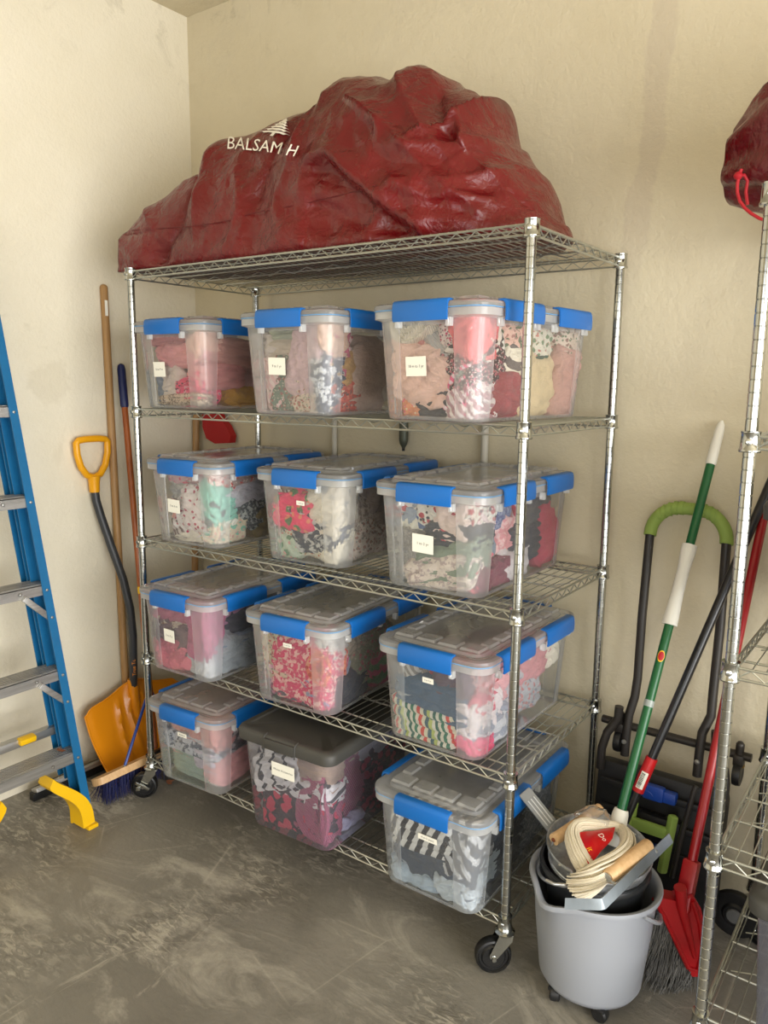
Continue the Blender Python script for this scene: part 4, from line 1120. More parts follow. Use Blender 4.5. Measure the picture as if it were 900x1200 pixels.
def interp(tab, x):
    if x <= tab[0][0]: return tab[0][1]
    for (x0, a), (x1, b_) in zip(tab, tab[1:]):
        if x <= x1:
            k = (x - x0) / (x1 - x0); return a + (b_ - a) * k
    return tab[-1][1]
BAG_TOP = [(-.085, 2.115), (-.03, 2.16), (.03, 2.205), (.10, 2.250), (.19, 2.305), (.27, 2.372), (.34, 2.395), (.45, 2.415), (.57, 2.432), (.66, 2.437), (.715, 2.442), (.745, 2.488), (.80, 2.480), (.92, 2.474), (1.03, 2.464), (1.09, 2.436), (1.17, 2.380), (1.25, 2.320), (1.275, 2.268), (1.31, 2.212), (1.36, 2.165), (1.40, 2.105), (1.44, 2.045), (1.475, 1.995), (1.49, 1.972)]
BAG_FRONT = [(-.085, .01), (.1, .012), (.5, .015), (.9, .02), (1.2, .03), (1.38, .07), (1.49, .14)]
BAG_BACK = [(-.085, .16), (.0, .26), (.15, .40), (.4, .52), (.9, .56), (1.25, .52), (1.40, .44), (1.49, .30)]
BAG_Z0 = 1.9645
def bag_mesh():
    ns, nt = 230, 190
    xs = [-.085 + (1.575) * i / ns for i in range(ns + 1)]
    def feat(x, z, segs, wid):
        # signed distance to a poly-line of (x,z) points: returns (dist, side)
        best = 1e9; sd = 1
        for (a, b_) in zip(segs, segs[1:]):
            ax, az = a; bx_, bz = b_; dx, dz = bx_ - ax, bz - az; L2 = dx * dx + dz * dz
            t_ = max(0, min(1, ((x - ax) * dx + (z - az) * dz) / L2))
            qx, qz = ax + dx * t_, az + dz * t_; d = math.hypot(x - qx, z - qz)
            if d < best:
                best = d; sd = 1 if (dx * (z - az) - dz * (x - ax)) > 0 else -1
        return best, sd
    RIDGES = [  # polyline (x,z on the front), height, width
        ([(.21, 2.33), (.26, 2.22), (.22, 2.08), (.14, 1.99)], -.030, .035),
        ([(.27, 2.37), (.30, 2.22), (.32, 2.05)], .022, .045),
        ([(.70, 2.44), (.60, 2.30), (.56, 2.15)], -.022, .04),
        ([(.74, 2.48), (.70, 2.36), (.70, 2.25)], .020, .03),
        ([(.88, 2.36), (1.05, 2.25), (1.20, 2.12), (1.33, 2.02)], .030, .022),
        ([(1.0, 2.42), (1.12, 2.27), (1.24, 2.15)], .020, .020),
        ([(1.12, 2.38), (1.20, 2.24), (1.32, 2.12), (1.43, 2.03)], -.022, .022),
        ([(1.25, 2.32), (1.17, 2.24), (1.13, 2.22)], .030, .016),
        ([(1.22, 2.27), (1.27, 2.17), (1.38, 2.07)], .026, .018),
        ([(1.10, 2.10), (1.20, 2.06), (1.35, 2.05)], .022, .016),
        ([(.80, 2.10), (.95, 2.04), (1.1, 1.99)], -.018, .03),
        ([(-.07, 2.10), (.03, 2.09), (.14, 2.08)], -.008, .012),
        ([(.02, 2.17), (.10, 2.10), (.20, 2.02)], .012, .03),
        ([(.45, 2.25), (.50, 2.12), (.46, 2.0)], .012, .03),
    ]
    FLAP = [(.76, 2.205), (.86, 2.20), (.97, 2.115), (1.10, 2.02), (1.19, 1.975)]
    rings = []
    for x in xs:
        zt = interp(BAG_TOP, x); yf = interp(BAG_FRONT, x); yb = interp(BAG_BACK, x)
        h = zt - BAG_Z0; yc = (yf + yb) / 2; a = (yb - yf) / 2
        ring_ = []
        for j in range(nt):
            t_ = j / nt
            if t_ < .72:           # from the front bottom over the top to the back bottom
                an = PI - PI * (t_ / .72)
                ca, sa = math.cos(an), math.sin(an)
                e1, e2 = .72, .80
                y = yc + a * math.copysign(abs(ca) ** e1, ca); z = BAG_Z0 + h * abs(sa) ** e2
                # the front leans back towards the top
                y += .05 * (z - BAG_Z0) / max(h, .05) * (1 - sm(-.3, .8, ca)) * sm(0, .4, x)
                # creases
                n = Vector((0, ca, .7 * sa)).normalized()
                d = 0
                wgt = 1 - sm(.0, .75, ca)
                if wgt > 0:
                    for segs, hh, wd in RIDGES:
                        dd, _s = feat(x, z, segs, wd)
                        d += hh * math.exp(-dd / wd) * 1.1
                    if .74 < x < 1.22:
                        dd, sd = feat(x, z, FLAP, .1)
                        q_ = sm(-.011, .011, sd * dd)
                        fade = sm(.74, .80, x) * (1 - sm(1.15, 1.22, x))
                        d += fade * (q_ * .036 * math.exp(-dd / .13) - (1 - q_) * .034 * math.exp(-dd / .06))
                d *= wgt
                p = Vector((x, y, z))
                d += .012 * nz(p * 5 + Vector((3, 1, 7)))
                rg = sm(.55, .9, x)
                d += (.007 + .008 * rg) * (1 - abs(nz(Vector((x * 4 + z * 4, y * 3, z * 6 - x * 4)) + Vector((9, 2, 4)))) * 3)
                d += (.002 + .004 * rg) * (1 - abs(nz(Vector((x * 12 + z * 12, y * 8, z * 8 - x * 6)))) * 3)
                k = sm(0, .03, z - BAG_Z0)
                p += n * d * k
                p.z = max(p.z, BAG_Z0 + .0005)
            else:
                s_ = (t_ - .72) / .28
                p = Vector((x, yb + (yf - yb) * s_, BAG_Z0))
            ring_.append(p)
        rings.append(ring_)
    # tuck the two ends
    m = MB(); m.loft(rings, True, True)
    return m
bag = bag_mesh().build('vinyl_bag', M_BAG, None, 0)
BV = BVHTree.FromObject(bag, bpy.context.evaluated_depsgraph_get())
def on_bag(u, v, lift=.003):
    d = ray(u, v).normalized(); h = BV.ray_cast(CAM_LOC, d)
    if h[0] is None: return None
    n_ = h[1] if h[1].dot(d) < 0 else -h[1]
    return h[0] + n_ * lift - d * lift * .3
# stitched seam along the lower front
seam = [on_bag(u, v, .001) for (u, v) in [(155, 270), (175, 269), (200, 267), (225, 265), (250, 262), (270, 258), (290, 252), (315, 246), (340, 242), (365, 237), (390, 231), (415, 225), (440, 218)]]
seam = [p for p in seam if p]
parts = []
if len(seam) > 3: parts.append(MB().tube(seam, .0016, 5).build('stitched_seam', plain('dark_red_thread', (92, 12, 18), .6)))
# printed name and tree emblem, laid on the cloth
def print_on_bag(me, fn, name):
    bm = bmesh.new(); bm.from_mesh(me); bpy.data.meshes.remove(me)
    bmesh.ops.triangulate(bm, faces=bm.faces[:])
    bmesh.ops.subdivide_edges(bm, edges=bm.edges[:], cuts=3, use_grid_fill=True)
    bmesh.ops.triangulate(bm, faces=bm.faces[:])
    bad = []
    for q in bm.verts:
        p = on_bag(*fn(q.co.x, q.co.y), .0045)
        if p is None: bad.append(q)
        else: q.co = p
    if bad: bmesh.ops.delete(bm, geom=bad, context='VERTS')
    m2 = bpy.data.meshes.new(name); bm.to_mesh(m2); bm.free(); m2.materials.append(M_WHITEPRINT)
    return link(name, m2)
def tfn(x, y):
    # text x runs about -2.7..2.7 for eight letters; slight arc over the bag's shoulder
    t_ = (x + 2.55) / 5.1
    u = 269 + 78 * t_; v = 170 + 2 * t_ + 6 * t_ * t_ - (y * (17.5 - 2.5 * t_)) + (t_ - .5) * 1.0
    return u + y * (1 + 6 * t_), v
def islands(me):
    """split a flat text mesh into one mesh per letter"""
    n = len(me.vertices); par = list(range(n))
    def find(i):
        while par[i] != i: par[i] = par[par[i]]; i = par[i]
        return i
    for p in me.polygons:
        vs_ = list(p.vertices)
        for q in vs_[1:]: par[find(q)] = find(vs_[0])
    groups = {}
    for p in me.polygons: groups.setdefault(find(p.vertices[0]), []).append(list(p.vertices))
    out = []
    for fs_ in groups.values():
        ids = sorted({i for f in fs_ for i in f}); mp_ = {i: k for k, i in enumerate(ids)}
        m2 = bpy.data.meshes.new('letter'); m2.from_pydata([tuple(me.vertices[i].co) for i in ids], [], [[mp_[i] for i in f] for f in fs_]); out.append(m2)
    bpy.data.meshes.remove(me); return out
for lm in islands(text_mesh('BALSAM H', 1.18, M_WHITEPRINT, 'printed_letter')):
    parts.append(print_on_bag(lm, tfn, 'printed_letter'))
tree = bpy.data.meshes.new('emblem')
tv, tf = [], []
def tpoly(pts):
    o_ = len(tv); tv.extend([(a, b_, 0) for a, b_ in pts]); tf.append(list(range(o_, o_ + len(pts))))
rt = random.Random(4)
for k, (w, y) in enumerate(((.95, 0), (.78, .42), (.60, .82), (.44, 1.2), (.28, 1.55))):
    for s in (-1, 1):
        tpoly([(0, y + .34), (s * w * .35, y + .26), (s * w, y - .10), (s * w * .7, y + .02), (s * w * .55, y - .12), (s * w * .3, y + .04), (0, y + .02)])
tpoly([(-.08, -.45), (.08, -.45), (.08, .1), (-.08, .1)]); tpoly([(0, 2.3), (.14, 1.85), (-.14, 1.85)])
tree.from_pydata(tv, [], tf)
parts.append(print_on_bag(tree, lambda x, y: (322 + x * 21 + y * 6.5, 157 - y * 7.4 + x * 2.4), 'tree_emblem'))
e = root_at('vinyl_bag', (.70, .27, BAG_Z0), [bag] + parts)
bag.name = 'bag_cloth'; e.name = 'vinyl_bag'
tag(e, 'large rumpled red vinyl tree bag lying on top of the wire rack', 'bag')

# second bag on the nearer rack
def bag2_mesh():
    m = MB(); rings = []; ns, nt = 50, 44
    for i in range(ns + 1):
        s_ = i / ns; x = 1.885 + 1.0 * s_
        gr = math.sin(PI * min(.5, .10 + s_ * 1.9)) ** .7
        hh = .30 * gr; dd = .20 * gr
        r_ = []
        for j in range(nt):
            a = 2 * PI * j / nt
            y = .26 + dd * math.copysign(abs(math.cos(a)) ** .8, math.cos(a))
            z = BAG_Z0 + .004 + hh * .5 * (1 + math.copysign(abs(math.sin(a)) ** .8, math.sin(a))) + max(0, .05 - s_ * .3)
            p = Vector((x, y, z)); n = Vector((0, math.cos(a), math.sin(a)))
            # gathers radiating from the tied mouth
            p += n * (.020 * gr * math.sin(a * 7 + 1.5 * nz(p * 6)) * max(0, 1 - s_ * 2.5) + .014 * nz(p * 7) + .008 * (1 - abs(nz(p * 16)) * 3))
            p.x += .03 * nz(p * 5)
            p.z = max(p.z, BAG_Z0 + .001)
            r_.append(p)
        rings.append(r_)
    m.loft(rings, True, True); return m
b2 = bag2_mesh().build('bag_cloth', M_BAG2, None, 0)
M_CORD = plain('red_cord', (176, 18, 34), .6, bump=.4, bscale=400)
cpts = [(869, 198), (866, 206), (864, 216), (864, 226), (867, 236), (873, 244), (880, 250), (890, 256), (900, 259)]
cord = MB().tube([at(u, v, 1, .10) for u, v in cpts], .0035, 7).build('drawstring', M_CORD)
kn = at(865, 206, 1, .10)
cord2 = MB().lathe([(0, -.009), (.007, -.006), (.010, 0), (.007, .006), (0, .009)], kn, 10).tube([kn, at(872, 205, 1, .11), at(876, 212, 1, .12), at(874, 225, 1, .12), at(876, 240, 1, .12)], .0035, 7).build('drawstring_knot', M_CORD)
e = root_at('vinyl_bag', (2.35, .26, BAG_Z0), [b2, cord, cord2])
tag(e, 'dark red drawstring bag at the right edge on top of the nearer rack', 'bag')

# ------------------------------------------------------------------ step ladder on the left
M_BLUE = plain('blue_fibreglass', (16, 100, 150), .42, var=.06, bump=.15, bscale=260)
def alu():
    t = NT('brushed_aluminium'); b = t.bsdf((.52, .52, .50, 1), .42, .85)
    v = t.coord('Object', (1, .06, 1))
    t.link(t.ramp(t.noise(v, 60, 5, .7), [(.3, (.36, .35, .33)), (.7, (.60, .59, .57))]), b.inputs['Base Color'])
    t.bump(t.noise(v, 90, 2), b, .15, .001); return t.m
M_ALU = alu()
M_YEL = plain('yellow_plastic', (236, 186, 8), .4)
M_RIVET = plain('rivet_steel', (190, 190, 186), .3, .9)
lad = []
# the climbing section leans a little towards the wall and narrows upwards; far rail is in view
def rail_pt(z, far=1, dx=0.0):
    yc = -.475; half = .222 - .052 * z
    return Vector((.000 - .128 * z + dx, yc + far * half, z))
def channel(far, z0, z1, dx, depth, flange, name, col=M_BLUE):
    """C-shaped rail: a web with a front and a rear flange turned inwards"""
    m = MB(); inn = -far
    rings = []
    for z in (z0, z1):
        o = rail_pt(z, far, dx)
        prof = [(0, 0), (0, inn * flange), (-.004, inn * flange), (-.004, inn * .004), (-depth + .004, inn * .004), (-depth + .004, inn * flange), (-depth, inn * flange), (-depth, 0)]
        rings.append([o + Vector((a, b_, 0)) for a, b_ in prof])
    m.loft(rings, True, True)
    for p in range(len(m.sm)): m.sm[p] = False
    return m.build(name, col)
for far in (1, -1):
    lad.append(channel(far, .004, 2.10, .0, .072, .030, 'front_rail'))
    lad.append(channel(far, .16, 1.98, -.098, .045, .026, 'rear_rail'))
def step_at(z):
    a = rail_pt(z, 1); b_ = rail_pt(z, -1); x1 = a.x - .004
    m = MB(); d = .088; L = a.y - b_.y - .010; yc = (a.y + b_.y) / 2
    m.box((x1 - d / 2, yc, z), (d, L, .004))
    m.box((x1 - .002, yc, z - .017), (.004, L, .036)); m.box((x1 - d + .002, yc, z - .014), (.004, L, .030))
    for k in range(7): m.box((x1 - .010 - k * .0115, yc, z + .0028), (.005, L, .0022))
    return m
for k in range(6):
    z = .285 + .3035 * k
    st = step_at(z).build('step', M_ALU); a = rail_pt(z - .018, 1)
    lad.append(st)
    for (dy, dz_) in ((-.015, 0), (-.015, -.0)):
        pass
    MBr = MB().lathe([(0, 0), (.0055, 0), (.0045, .0025), (0, .0035)], (a.x + .0, a.y - .015, a.z), 10, M=Matrix.Rotation(PI / 2, 3, 'Y'))
    lad.append(MBr.build('rivet', M_RIVET))
    lad.append(MB().lathe([(0, 0), (.0055, 0), (.0045, .0025), (0, .0035)], (a.x + .0, a.y - .11, a.z + .002), 10, M=Matrix.Rotation(PI / 2, 3, 'Y')).build('rivet', M_RIVET))
    if k in (1, 2):
        # knee brace under the step
        p = Vector((a.x - .006, a.y - .100, z - .030)); q = rail_pt(z - .120, 1) + Vector((-.006, -.014, 0))
        d = (q - p); L = d.length; rot = Matrix.Rotation(math.atan2(d.z, d.y), 3, 'X')
        lad.append(MB().box((p + q) / 2, (.012, L, .020), rot, bev=.002).build('knee_brace', M_ALU))
        lad.append(MB().lathe([(0, 0), (.0055, 0), (.0045, .0025), (0, .0035)], rail_pt(z - .115, 1) + Vector((.0, -.015, 0)), 10, M=Matrix.Rotation(PI / 2, 3, 'Y')).build('rivet', M_RIVET))
# rear horizontal bar with its yellow clip
rb = rail_pt(.335, 1, -.125)
lad.append(MB().box((rb.x - .012, -.475, .335), (.034, .40, .030), bev=.004).build('rear_bar', M_ALU))
lad.append(MB().box((rb.x + .006, rb.y - .125, .342), (.030, .060, .022), Matrix.Rotation(R(10), 3, 'Y'), bev=.006).build('spreader_clip', M_YEL))
# yellow moulded feet: an arm that sweeps from the bottom step down to the rail foot
for far in (1, -1):
    m = MB(); rings = []
    f0 = rail_pt(0.0, far)
    for i in range(13):
        t_ = i / 12
        # outer (upper) and inner (lower) edges of the sweeping arm in the y-z plane
        ang = t_ * PI / 2
        yo = -far * (.125 * (1 - math.sin(ang) ** 1.3)); zo = .018 + .212 * (1 - t_) ** .62 * (1 - .10 * t_)
        th = .032 + .014 * t_
        px_, pz_ = yo, zo
        o = Vector((f0.x + .004 - .128 * max(0, zo), f0.y + yo * 1.05, zo))
        nrm = Vector((0, -far * math.sin(.3 + t_ * 1.1), -math.cos(.3 + t_ * 1.1) * .6)).normalized()
        rings.append([o, o + nrm * th, o + nrm * th + Vector((-.075, 0, 0)), o + Vector((-.075, 0, 0))])
    m.loft(rings, True, True)
    for p in range(len(m.sm)): m.sm[p] = False
    m.box((f0.x - .036, f0.y - far * .012, .007), (.094, .040, .014), bev=.003)
    m.box((f0.x - .078, f0.y - far * .030, .045), (.010, .030, .080), bev=.002)
    lad.append(m.build('moulded_foot', M_YEL))
e = root_at('step_ladder', (-.04, -.475, 0), lad)
tag(e, 'folded blue fibreglass step ladder with aluminium treads leaning at the left', 'ladder')
lf = MB().box((0, 0, 0), (.030, .012, .0012)).build('dry_leaf', plain('dry_leaf_brown', (120, 72, 44), .8))
lf.location = rail_pt(.285, 1) + Vector((-.05, -.045, .006)); lf.rotation_euler = (.2, .3, .6)
tag(lf, 'shrivelled brown leaf lying on the lowest ladder tread', 'leaf')

# ------------------------------------------------------------------ long tools in the left corner
def wood(name, c1, c2, rot=(0, 0, 0), rough=.5):
    t = NT(name); b = t.bsdf(rough=rough); v = t.coord('Object', (1, 1, .08), rot)
    n = t.noise(v, 60, 5, .6, .4)
    t.link(t.ramp(n, [(.3, srgb(c1)), (.7, srgb(c2))]), b.inputs['Base Color']); t.bump(n, b, .15, .002); return t.m
M_WOOD = wood('pale_wood', (150, 112, 68), (178, 140, 92))
M_WOODO = wood('stained_wood', (134, 66, 24), (166, 90, 38), rough=.35)
M_WOODH = wood('beech_block', (200, 160, 112), (224, 188, 142), (PI / 2, 0, 0))
M_ORANGE = plain('orange_plastic', (226, 142, 18), .28)
M_AMBER = plain('amber_yellow_plastic', (236, 166, 14), .38)
M_GREYT = plain('dark_grey_coated_tube', (52, 54, 58), .42)
M_NAVY = plain('navy_plastic', (22, 34, 84), .45)
M_BLUEM = plain('blue_painted_steel', (22, 60, 140), .4)

# snow shovel
sp = []
SH = [(-.405, .085, 1.165), (-.402, .088, 1.11), (-.392, .098, 1.05), (-.365, .122, .92), (-.335, .150, .78), (-.318, .164, .66), (-.315, .170, .54), (-.330, .176, .40), (-.345, .180, .27)]
sp.append(MB().tube(SH, .0165, 12).build('shaft', M_GREYT))
# D grip in the plane of the wall
gy, gz = .085, 1.27
loop = [(-.030, -.055), (-.055, -.020), (-.068, .030), (-.070, .075), (-.060, .084), (-.030, .088), (.030, .088), (.060, .084), (.070, .075), (.068, .030), (.055, -.020), (.030, -.055), (0, -.066)]
loop = [Vector((-.405, gy + a, gz + b_)) for a, b_ in loop]
g = MB(); g.tube(loop, .0135, 10, closed=True)
g.tube([(-.405, gy, gz - .060), (-.405, gy, gz - .085), (-.405, gy, gz - .125)], [.026, .022, .020], 12)
sp.append(g.build('d_grip', M_AMBER))
# scoop blade: ribbed and curved, bottom edge out on the floor
m = MB(); ny, nzv = 44, 26; vs = []; fs = []
for i in range(ny + 1):
    for j in range(nzv + 1):
        y = -.045 + .47 * i / ny; t_ = j / nzv
        c = (i / ny - .5) * 2
        top = .285 + .045 * math.exp(-(c / .35) ** 2) - .020 * c * c - .020 * sm(.85, 1, abs(c))
        z = .012 + (top - .012) * t_
        x = -.205 - .165 * t_ - .030 * math.sin(PI * t_) + .030 * c * c * (1 - t_ * .5)
        rib = 0
        for rc in (-.42, -.18, .18, .42):
            cc = c - rc * (1.25 - .5 * t_)
            rib += .013 * math.exp(-(cc / .055) ** 2) * sm(.05, .25, t_) * (1 - sm(.80, .95, t_))
        x += rib + .02 * math.exp(-(c / .16) ** 2) * sm(.55, .95, t_)
        vs.append((x, y, z))
for i in range(ny):
    for j in range(nzv):
        a = i * (nzv + 1) + j; fs.append((a, a + nzv + 1, a + nzv + 2, a + 1))
off_ = len(vs); back = [(x - .004, y, z) for x, y, z in vs]
m.add(vs + back, fs + [tuple(q + off_ for q in f[::-1]) for f in fs])
edge = [i * (nzv + 1) for i in range(ny + 1)] + [ny * (nzv + 1) + j for j in range(1, nzv + 1)] + [i * (nzv + 1) + nzv for i in range(ny - 1, -1, -1)] + [j for j in range(nzv - 1, 0, -1)]
m.tube([vs[q] for q in edge], .0042, 6, closed=True)
m.tube([(-.347, .180, .34), (-.345, .180, .29), (-.335, .180, .22), (-.325, .180, .16)], [.021, .023, .021, .010], 12)
sp.append(m.build('scoop', M_ORANGE))
# maker's lettering on the shaft
lt = text_mesh('True Temper', .021, plain('orange_print', (226, 140, 40), .6), 'shaft_print')
lo = link('shaft_print', lt); lo.data.transform(Matrix.Translation((-.3120, .1655, .425)) @ Matrix.Rotation(R(58), 4, 'Z') @ Matrix.Rotation(R(-6), 4, 'X') @ Matrix.Rotation(PI / 2, 4, 'X') @ Matrix.Rotation(PI / 2, 4, 'Z'))
sp.append(lo)
e = root_at('snow_shovel', (-.25, .18, 0), sp)
tag(e, 'snow shovel with orange scoop, bent grey shaft and yellow D grip', 'shovel')

pl_ = MB().tube([(-.400, .185, .02), (-.425, .187, 1.95), (-.4252, .187, 1.957), (-.4253, .187, 1.962)], [.0155, .0155, .013, .007], 12).build('wooden_pole', M_WOOD)
st_ = MB().box((-.4065, .182, 1.87), (.0015, .012, .060)).build('sticker', M_PAPER)
e = root_at('wooden_pole', (-.40, .185, .02), [pl_, st_])
tag(e, 'long pale wooden pole leaning in the corner behind the shovel grip', 'pole')

# push broom with stained handle
br = []
HA, HB = Vector((-.115, .105, .125)), Vector((-.415, .243, 1.655))
hd = (HB - HA)
br.append(MB().tube([HA, HA + hd * .89], .0125, 12).build('handle', M_WOODO))
br.append(MB().tube([HA + hd * .885, HA + hd * .89, HA + hd * .985, HA + hd * .996, HB], [.0135, .0165, .0165, .013, .004], 12).build('handle_grip', M_NAVY))
br.append(MB().tube([HA + hd * .40, HA + hd * .418], .0132, 12).build('handle_sticker', M_YEL))
hb = MB(); poly = []
hl, hw = .43, .036
for k in range(9): a = PI / 2 + PI * k / 8; poly.append((-hl / 2 + hw * .55 * math.cos(a), hw * math.sin(a)))
for k in range(9): a = -PI / 2 + PI * k / 8; poly.append((hl / 2 + hw * .55 * math.cos(a), hw * math.sin(a)))
tl = Matrix.Rotation(R(-24), 3, 'Y')
hb.prism(poly, (-.105, .055, .100), (0, 1, 0), tl @ Vector((1, 0, 0)), .026)
br.append(hb.build('broom_block', M_WOODH))
br.append(MB().box((-.100, .105, .116), (.064, .072, .012), tl, bev=.003).build('handle_socket', M_BLACKP))
bs = MB(); rb_ = random.Random(3)
for i in range(700):
    y = .055 + rb_.uniform(-.21, .21); q = rb_.uniform(-.030, .030)
    top = Vector((-.105, y, .096)) + tl @ Vector((q, 0, -.012)); bot = Vector((-.118 + q * 1.7 + rb_.uniform(-.012, .012), y + rb_.uniform(-.014, .014), .003 + rb_.uniform(0, .012)))
    bs.tube([top, (top + bot) / 2 + Vector((0, 0, .0)), bot], [.0013, .0012, .0009], 4, caps=False)
bo = bs.build('bristles', plain('navy_bristle', (20, 26, 76), .5)); bo['kind'] = 'stuff'; br.append(bo)
for yy in (-.055, .20):
    a = Vector((-.092, yy, .119)); b_ = HA + hd * .155
    br.append(MB().tube([a + Vector((0, 0, -.004)), a, a.lerp(b_, .5), b_], .0058, 8).build('brace', M_BLUEM))
    br.append(MB().lathe([(0, 0), (.0065, 0), (.0055, .003), (0, .004)], a + Vector((.003, 0, .003)), 10).build('brace_screw', M_RIVET))
e = root_at('push_broom', (-.11, .055, 0), br)
tag(e, 'push broom with navy bristles, wooden block and stained handle', 'broom')

# floor squeegee lying against the wall
sq = []
sq.append(MB().box((-.335, -.10, .020), (.030, .40, .030), bev=.002).build('rubber_blade', M_RUBBER))
sq.append(MB().box((-.332, -.10, .042), (.040, .38, .016), Matrix.Rotation(R(-18), 3, 'Y'), bev=.002).build('metal_holder', M_ALU))
for yy in (-.26, -.19, -.12): sq.append(MB().lathe([(0, 0), (.005, 0), (.004, .003), (0, .004)], (-.330, yy, .0505), 8).build('holder_screw', M_RIVET))
e = root_at('floor_squeegee', (-.335, -.10, .0), sq)
tag(e, 'floor squeegee with black rubber blade on the floor behind the ladder', 'squeegee')

# pole with red plastic head in the corner behind the tubs
pr_ = []
pr_.append(MB().tube([(-.400, .545, .02), (-.408, .625, 1.50)], .0155, 12).build('handle', M_WOOD))
poly = [(-.055, .24), (.055, .24), (.052, .10), (.095, .060), (.122, .020), (.115, -.012), (.02, -.020), (-.035, 0), (-.058, .05)]
pr_.append(MB().prism(poly, (-.298, .628, 1.335), (1, 0, 0), (0, 0, 1), .034).build('red_head', plain('red_plastic', (166, 10, 20), .45)))
e = root_at('long_handled_scraper', (-.40, .545, .02), pr_)
tag(e, 'wooden pole with red plastic head behind the left tubs by the corner', 'tool')
M_PVC = plain('white_pipe_plastic', (196, 192, 178), .4)
for (u, v, w, lab) in ((392, 515, .011, 'white upright pipe against the wall, left of the hanging grey rod'), (568, 520, .013, 'white upright pipe against the wall behind the right column of tubs')):
    p = at(u, v, 1, .645)
    o = MB().tube([(p.x, .645, .0), (p.x, .645, 1.70), (p.x, .645, 1.705)], [w, w, w * .8], 12).build('wall_pipe', M_PVC)
    rebase(o, (p.x, .645, 0)); tag(o, lab, 'pipe')
p = at(473, 512, 1, .635)
gr = MB().lathe([(0, -.052), (.0055, -.052), (.0055, -.042)], (p.x, .635, p.z), 10).build('rod_tip', M_BLACKP)
gb = MB().lathe([(.005, -.042), (.014, -.026), (.0175, -.010), (.0175, .22), (0, .225)], (p.x, .635, p.z), 14).build('rod_body', plain('grey_green_metal', (92, 96, 84), .4, .5))
e = root_at('hanging_rod', (p.x, .635, p.z - .05), [gb, gr])
tag(e, 'grey rod with black pointed tip hanging on the wall below the top tubs', 'rod')
lf2 = MB().prism([(-.016, 0), (-.006, .010), (.004, .008), (.014, .018), (.012, .004), (.022, -.004), (.006, -.010), (-.006, -.008)], (0, 0, 0), (1, 0, 0), (0, .9, .45), .0014).build('dry_leaf', plain('dry_leaf_brown', (120, 72, 44), .8))
lf2.location = at(198, 916, 2, .012); tag(lf2, 'dry brown leaf on the floor under the bottom left tub', 'leaf')

# ------------------------------------------------------------------ folding platform cart behind the bucket
M_GREEN = plain('lime_green_foam', (136, 160, 76), .7, bump=.3, bscale=160)
M_LIME = plain('lime_green_plastic', (154, 186, 92), .4)
M_BLUEC = plain('blue_clip_plastic', (20, 66, 160), .42)
M_BRASS = plain('brass_rivet', (150, 120, 60), .35, .8)
ct = []
def arc_pts(c, r, a0, a1, n, y0, y1):
    return [Vector((c[0] + r * math.cos(a0 + (a1 - a0) * i / n), y0 + (y1 - y0) * i / n, c[1] + r * math.sin(a0 + (a1 - a0) * i / n))) for i in range(n + 1)]
hx0, hx1, hz = 1.652, 1.868, 1.150
top = [Vector((hx0, .590, hz - .005))] + arc_pts((hx0 + .085, hz), .085, PI, PI / 2, 8, .592, .600) + arc_pts((hx1 - .085, hz), .085, PI / 2, 0, 8, .600, .592) + [Vector((hx1, .590, hz - .005))]
gm = MB(); gm.tube(top, .0185, 14)
ct.append(gm.build('foam_grip', M_GREEN))
kn_ = MB()
for i in range(5, 14):
    p = top[i]; kn_.tube([p + Vector((-.006, 0, 0)), p + Vector((.006, 0, 0))], .0205, 12)
ct.append(kn_.build('grip_ridges', M_GREEN))
for (x, dx) in ((hx0, -1), (hx1, 1)):
    b_ = MB().tube([(x, .590, hz), (x - .004 * dx * -1, .580, .90), (x + dx * .002, .570, .70), (x + dx * .004, .560, .64), (x + dx * .000 - .014, .548, .585), (x - .016, .540, .52), (x - .016, .535, .455)], .0135, 12)
    ct.append(b_.build('handle_tube', M_BLACKT))
    ct.append(MB().lathe([(0, 0), (.008, 0), (.007, .003), (0, .004)], (x - .016, .5205, .505), 10, M=Matrix.Rotation(PI / 2, 3, 'X')).build('bolt', M_RIVET))
ct.append(MB().tube([(1.552, .560, .545), (1.640, .555, .545), (1.990, .555, .545)], .0125, 12).build('cross_bar', M_BLACKT))
for x, s in ((1.602, 1), (1.905, -1)):
    pts = [(x + .010 * s, .530, .610), (x + .008 * s, .530, .570), (x - .020 * s, .520, .520), (x - .030 * s, .510, .470), (x - .030 * s, .505, .405)]
    ct.append(MB().tube(pts, .0135, 12).build('link_arm', M_BLACKT))
for x, nm in ((1.612, 'l'), (1.958, 'r')):
    w = MB().lathe([(0, -.010), (.020, -.010), (.026, -.012), (.034, -.010), (.036, 0), (.034, .010), (.026, .012), (.020, .010), (0, .010)], (x, .548, .492), 22, M=Matrix.Rotation(PI / 2, 3, 'Y'))
    wo = w.build('folding_wheel', M_RUBBER); ct.append(wo)
    f = MB().box((x, .552, .533), (.030, .034, .036), bev=.008); f.tube([(x, .552, .545), (x, .552, .575)], .012, 10); f.lathe([(0, 0), (.011, .002), (.012, .010), (.007, .017), (0, .019)], (x, .552, .570), 12)
    ct.append(f.build('wheel_fork', M_BLACKT))
    ct.append(MB().lathe([(.016, -.004), (.017, 0), (.016, .004)], (x, .552, .517), 14).build('wheel_collar', M_BRASS))
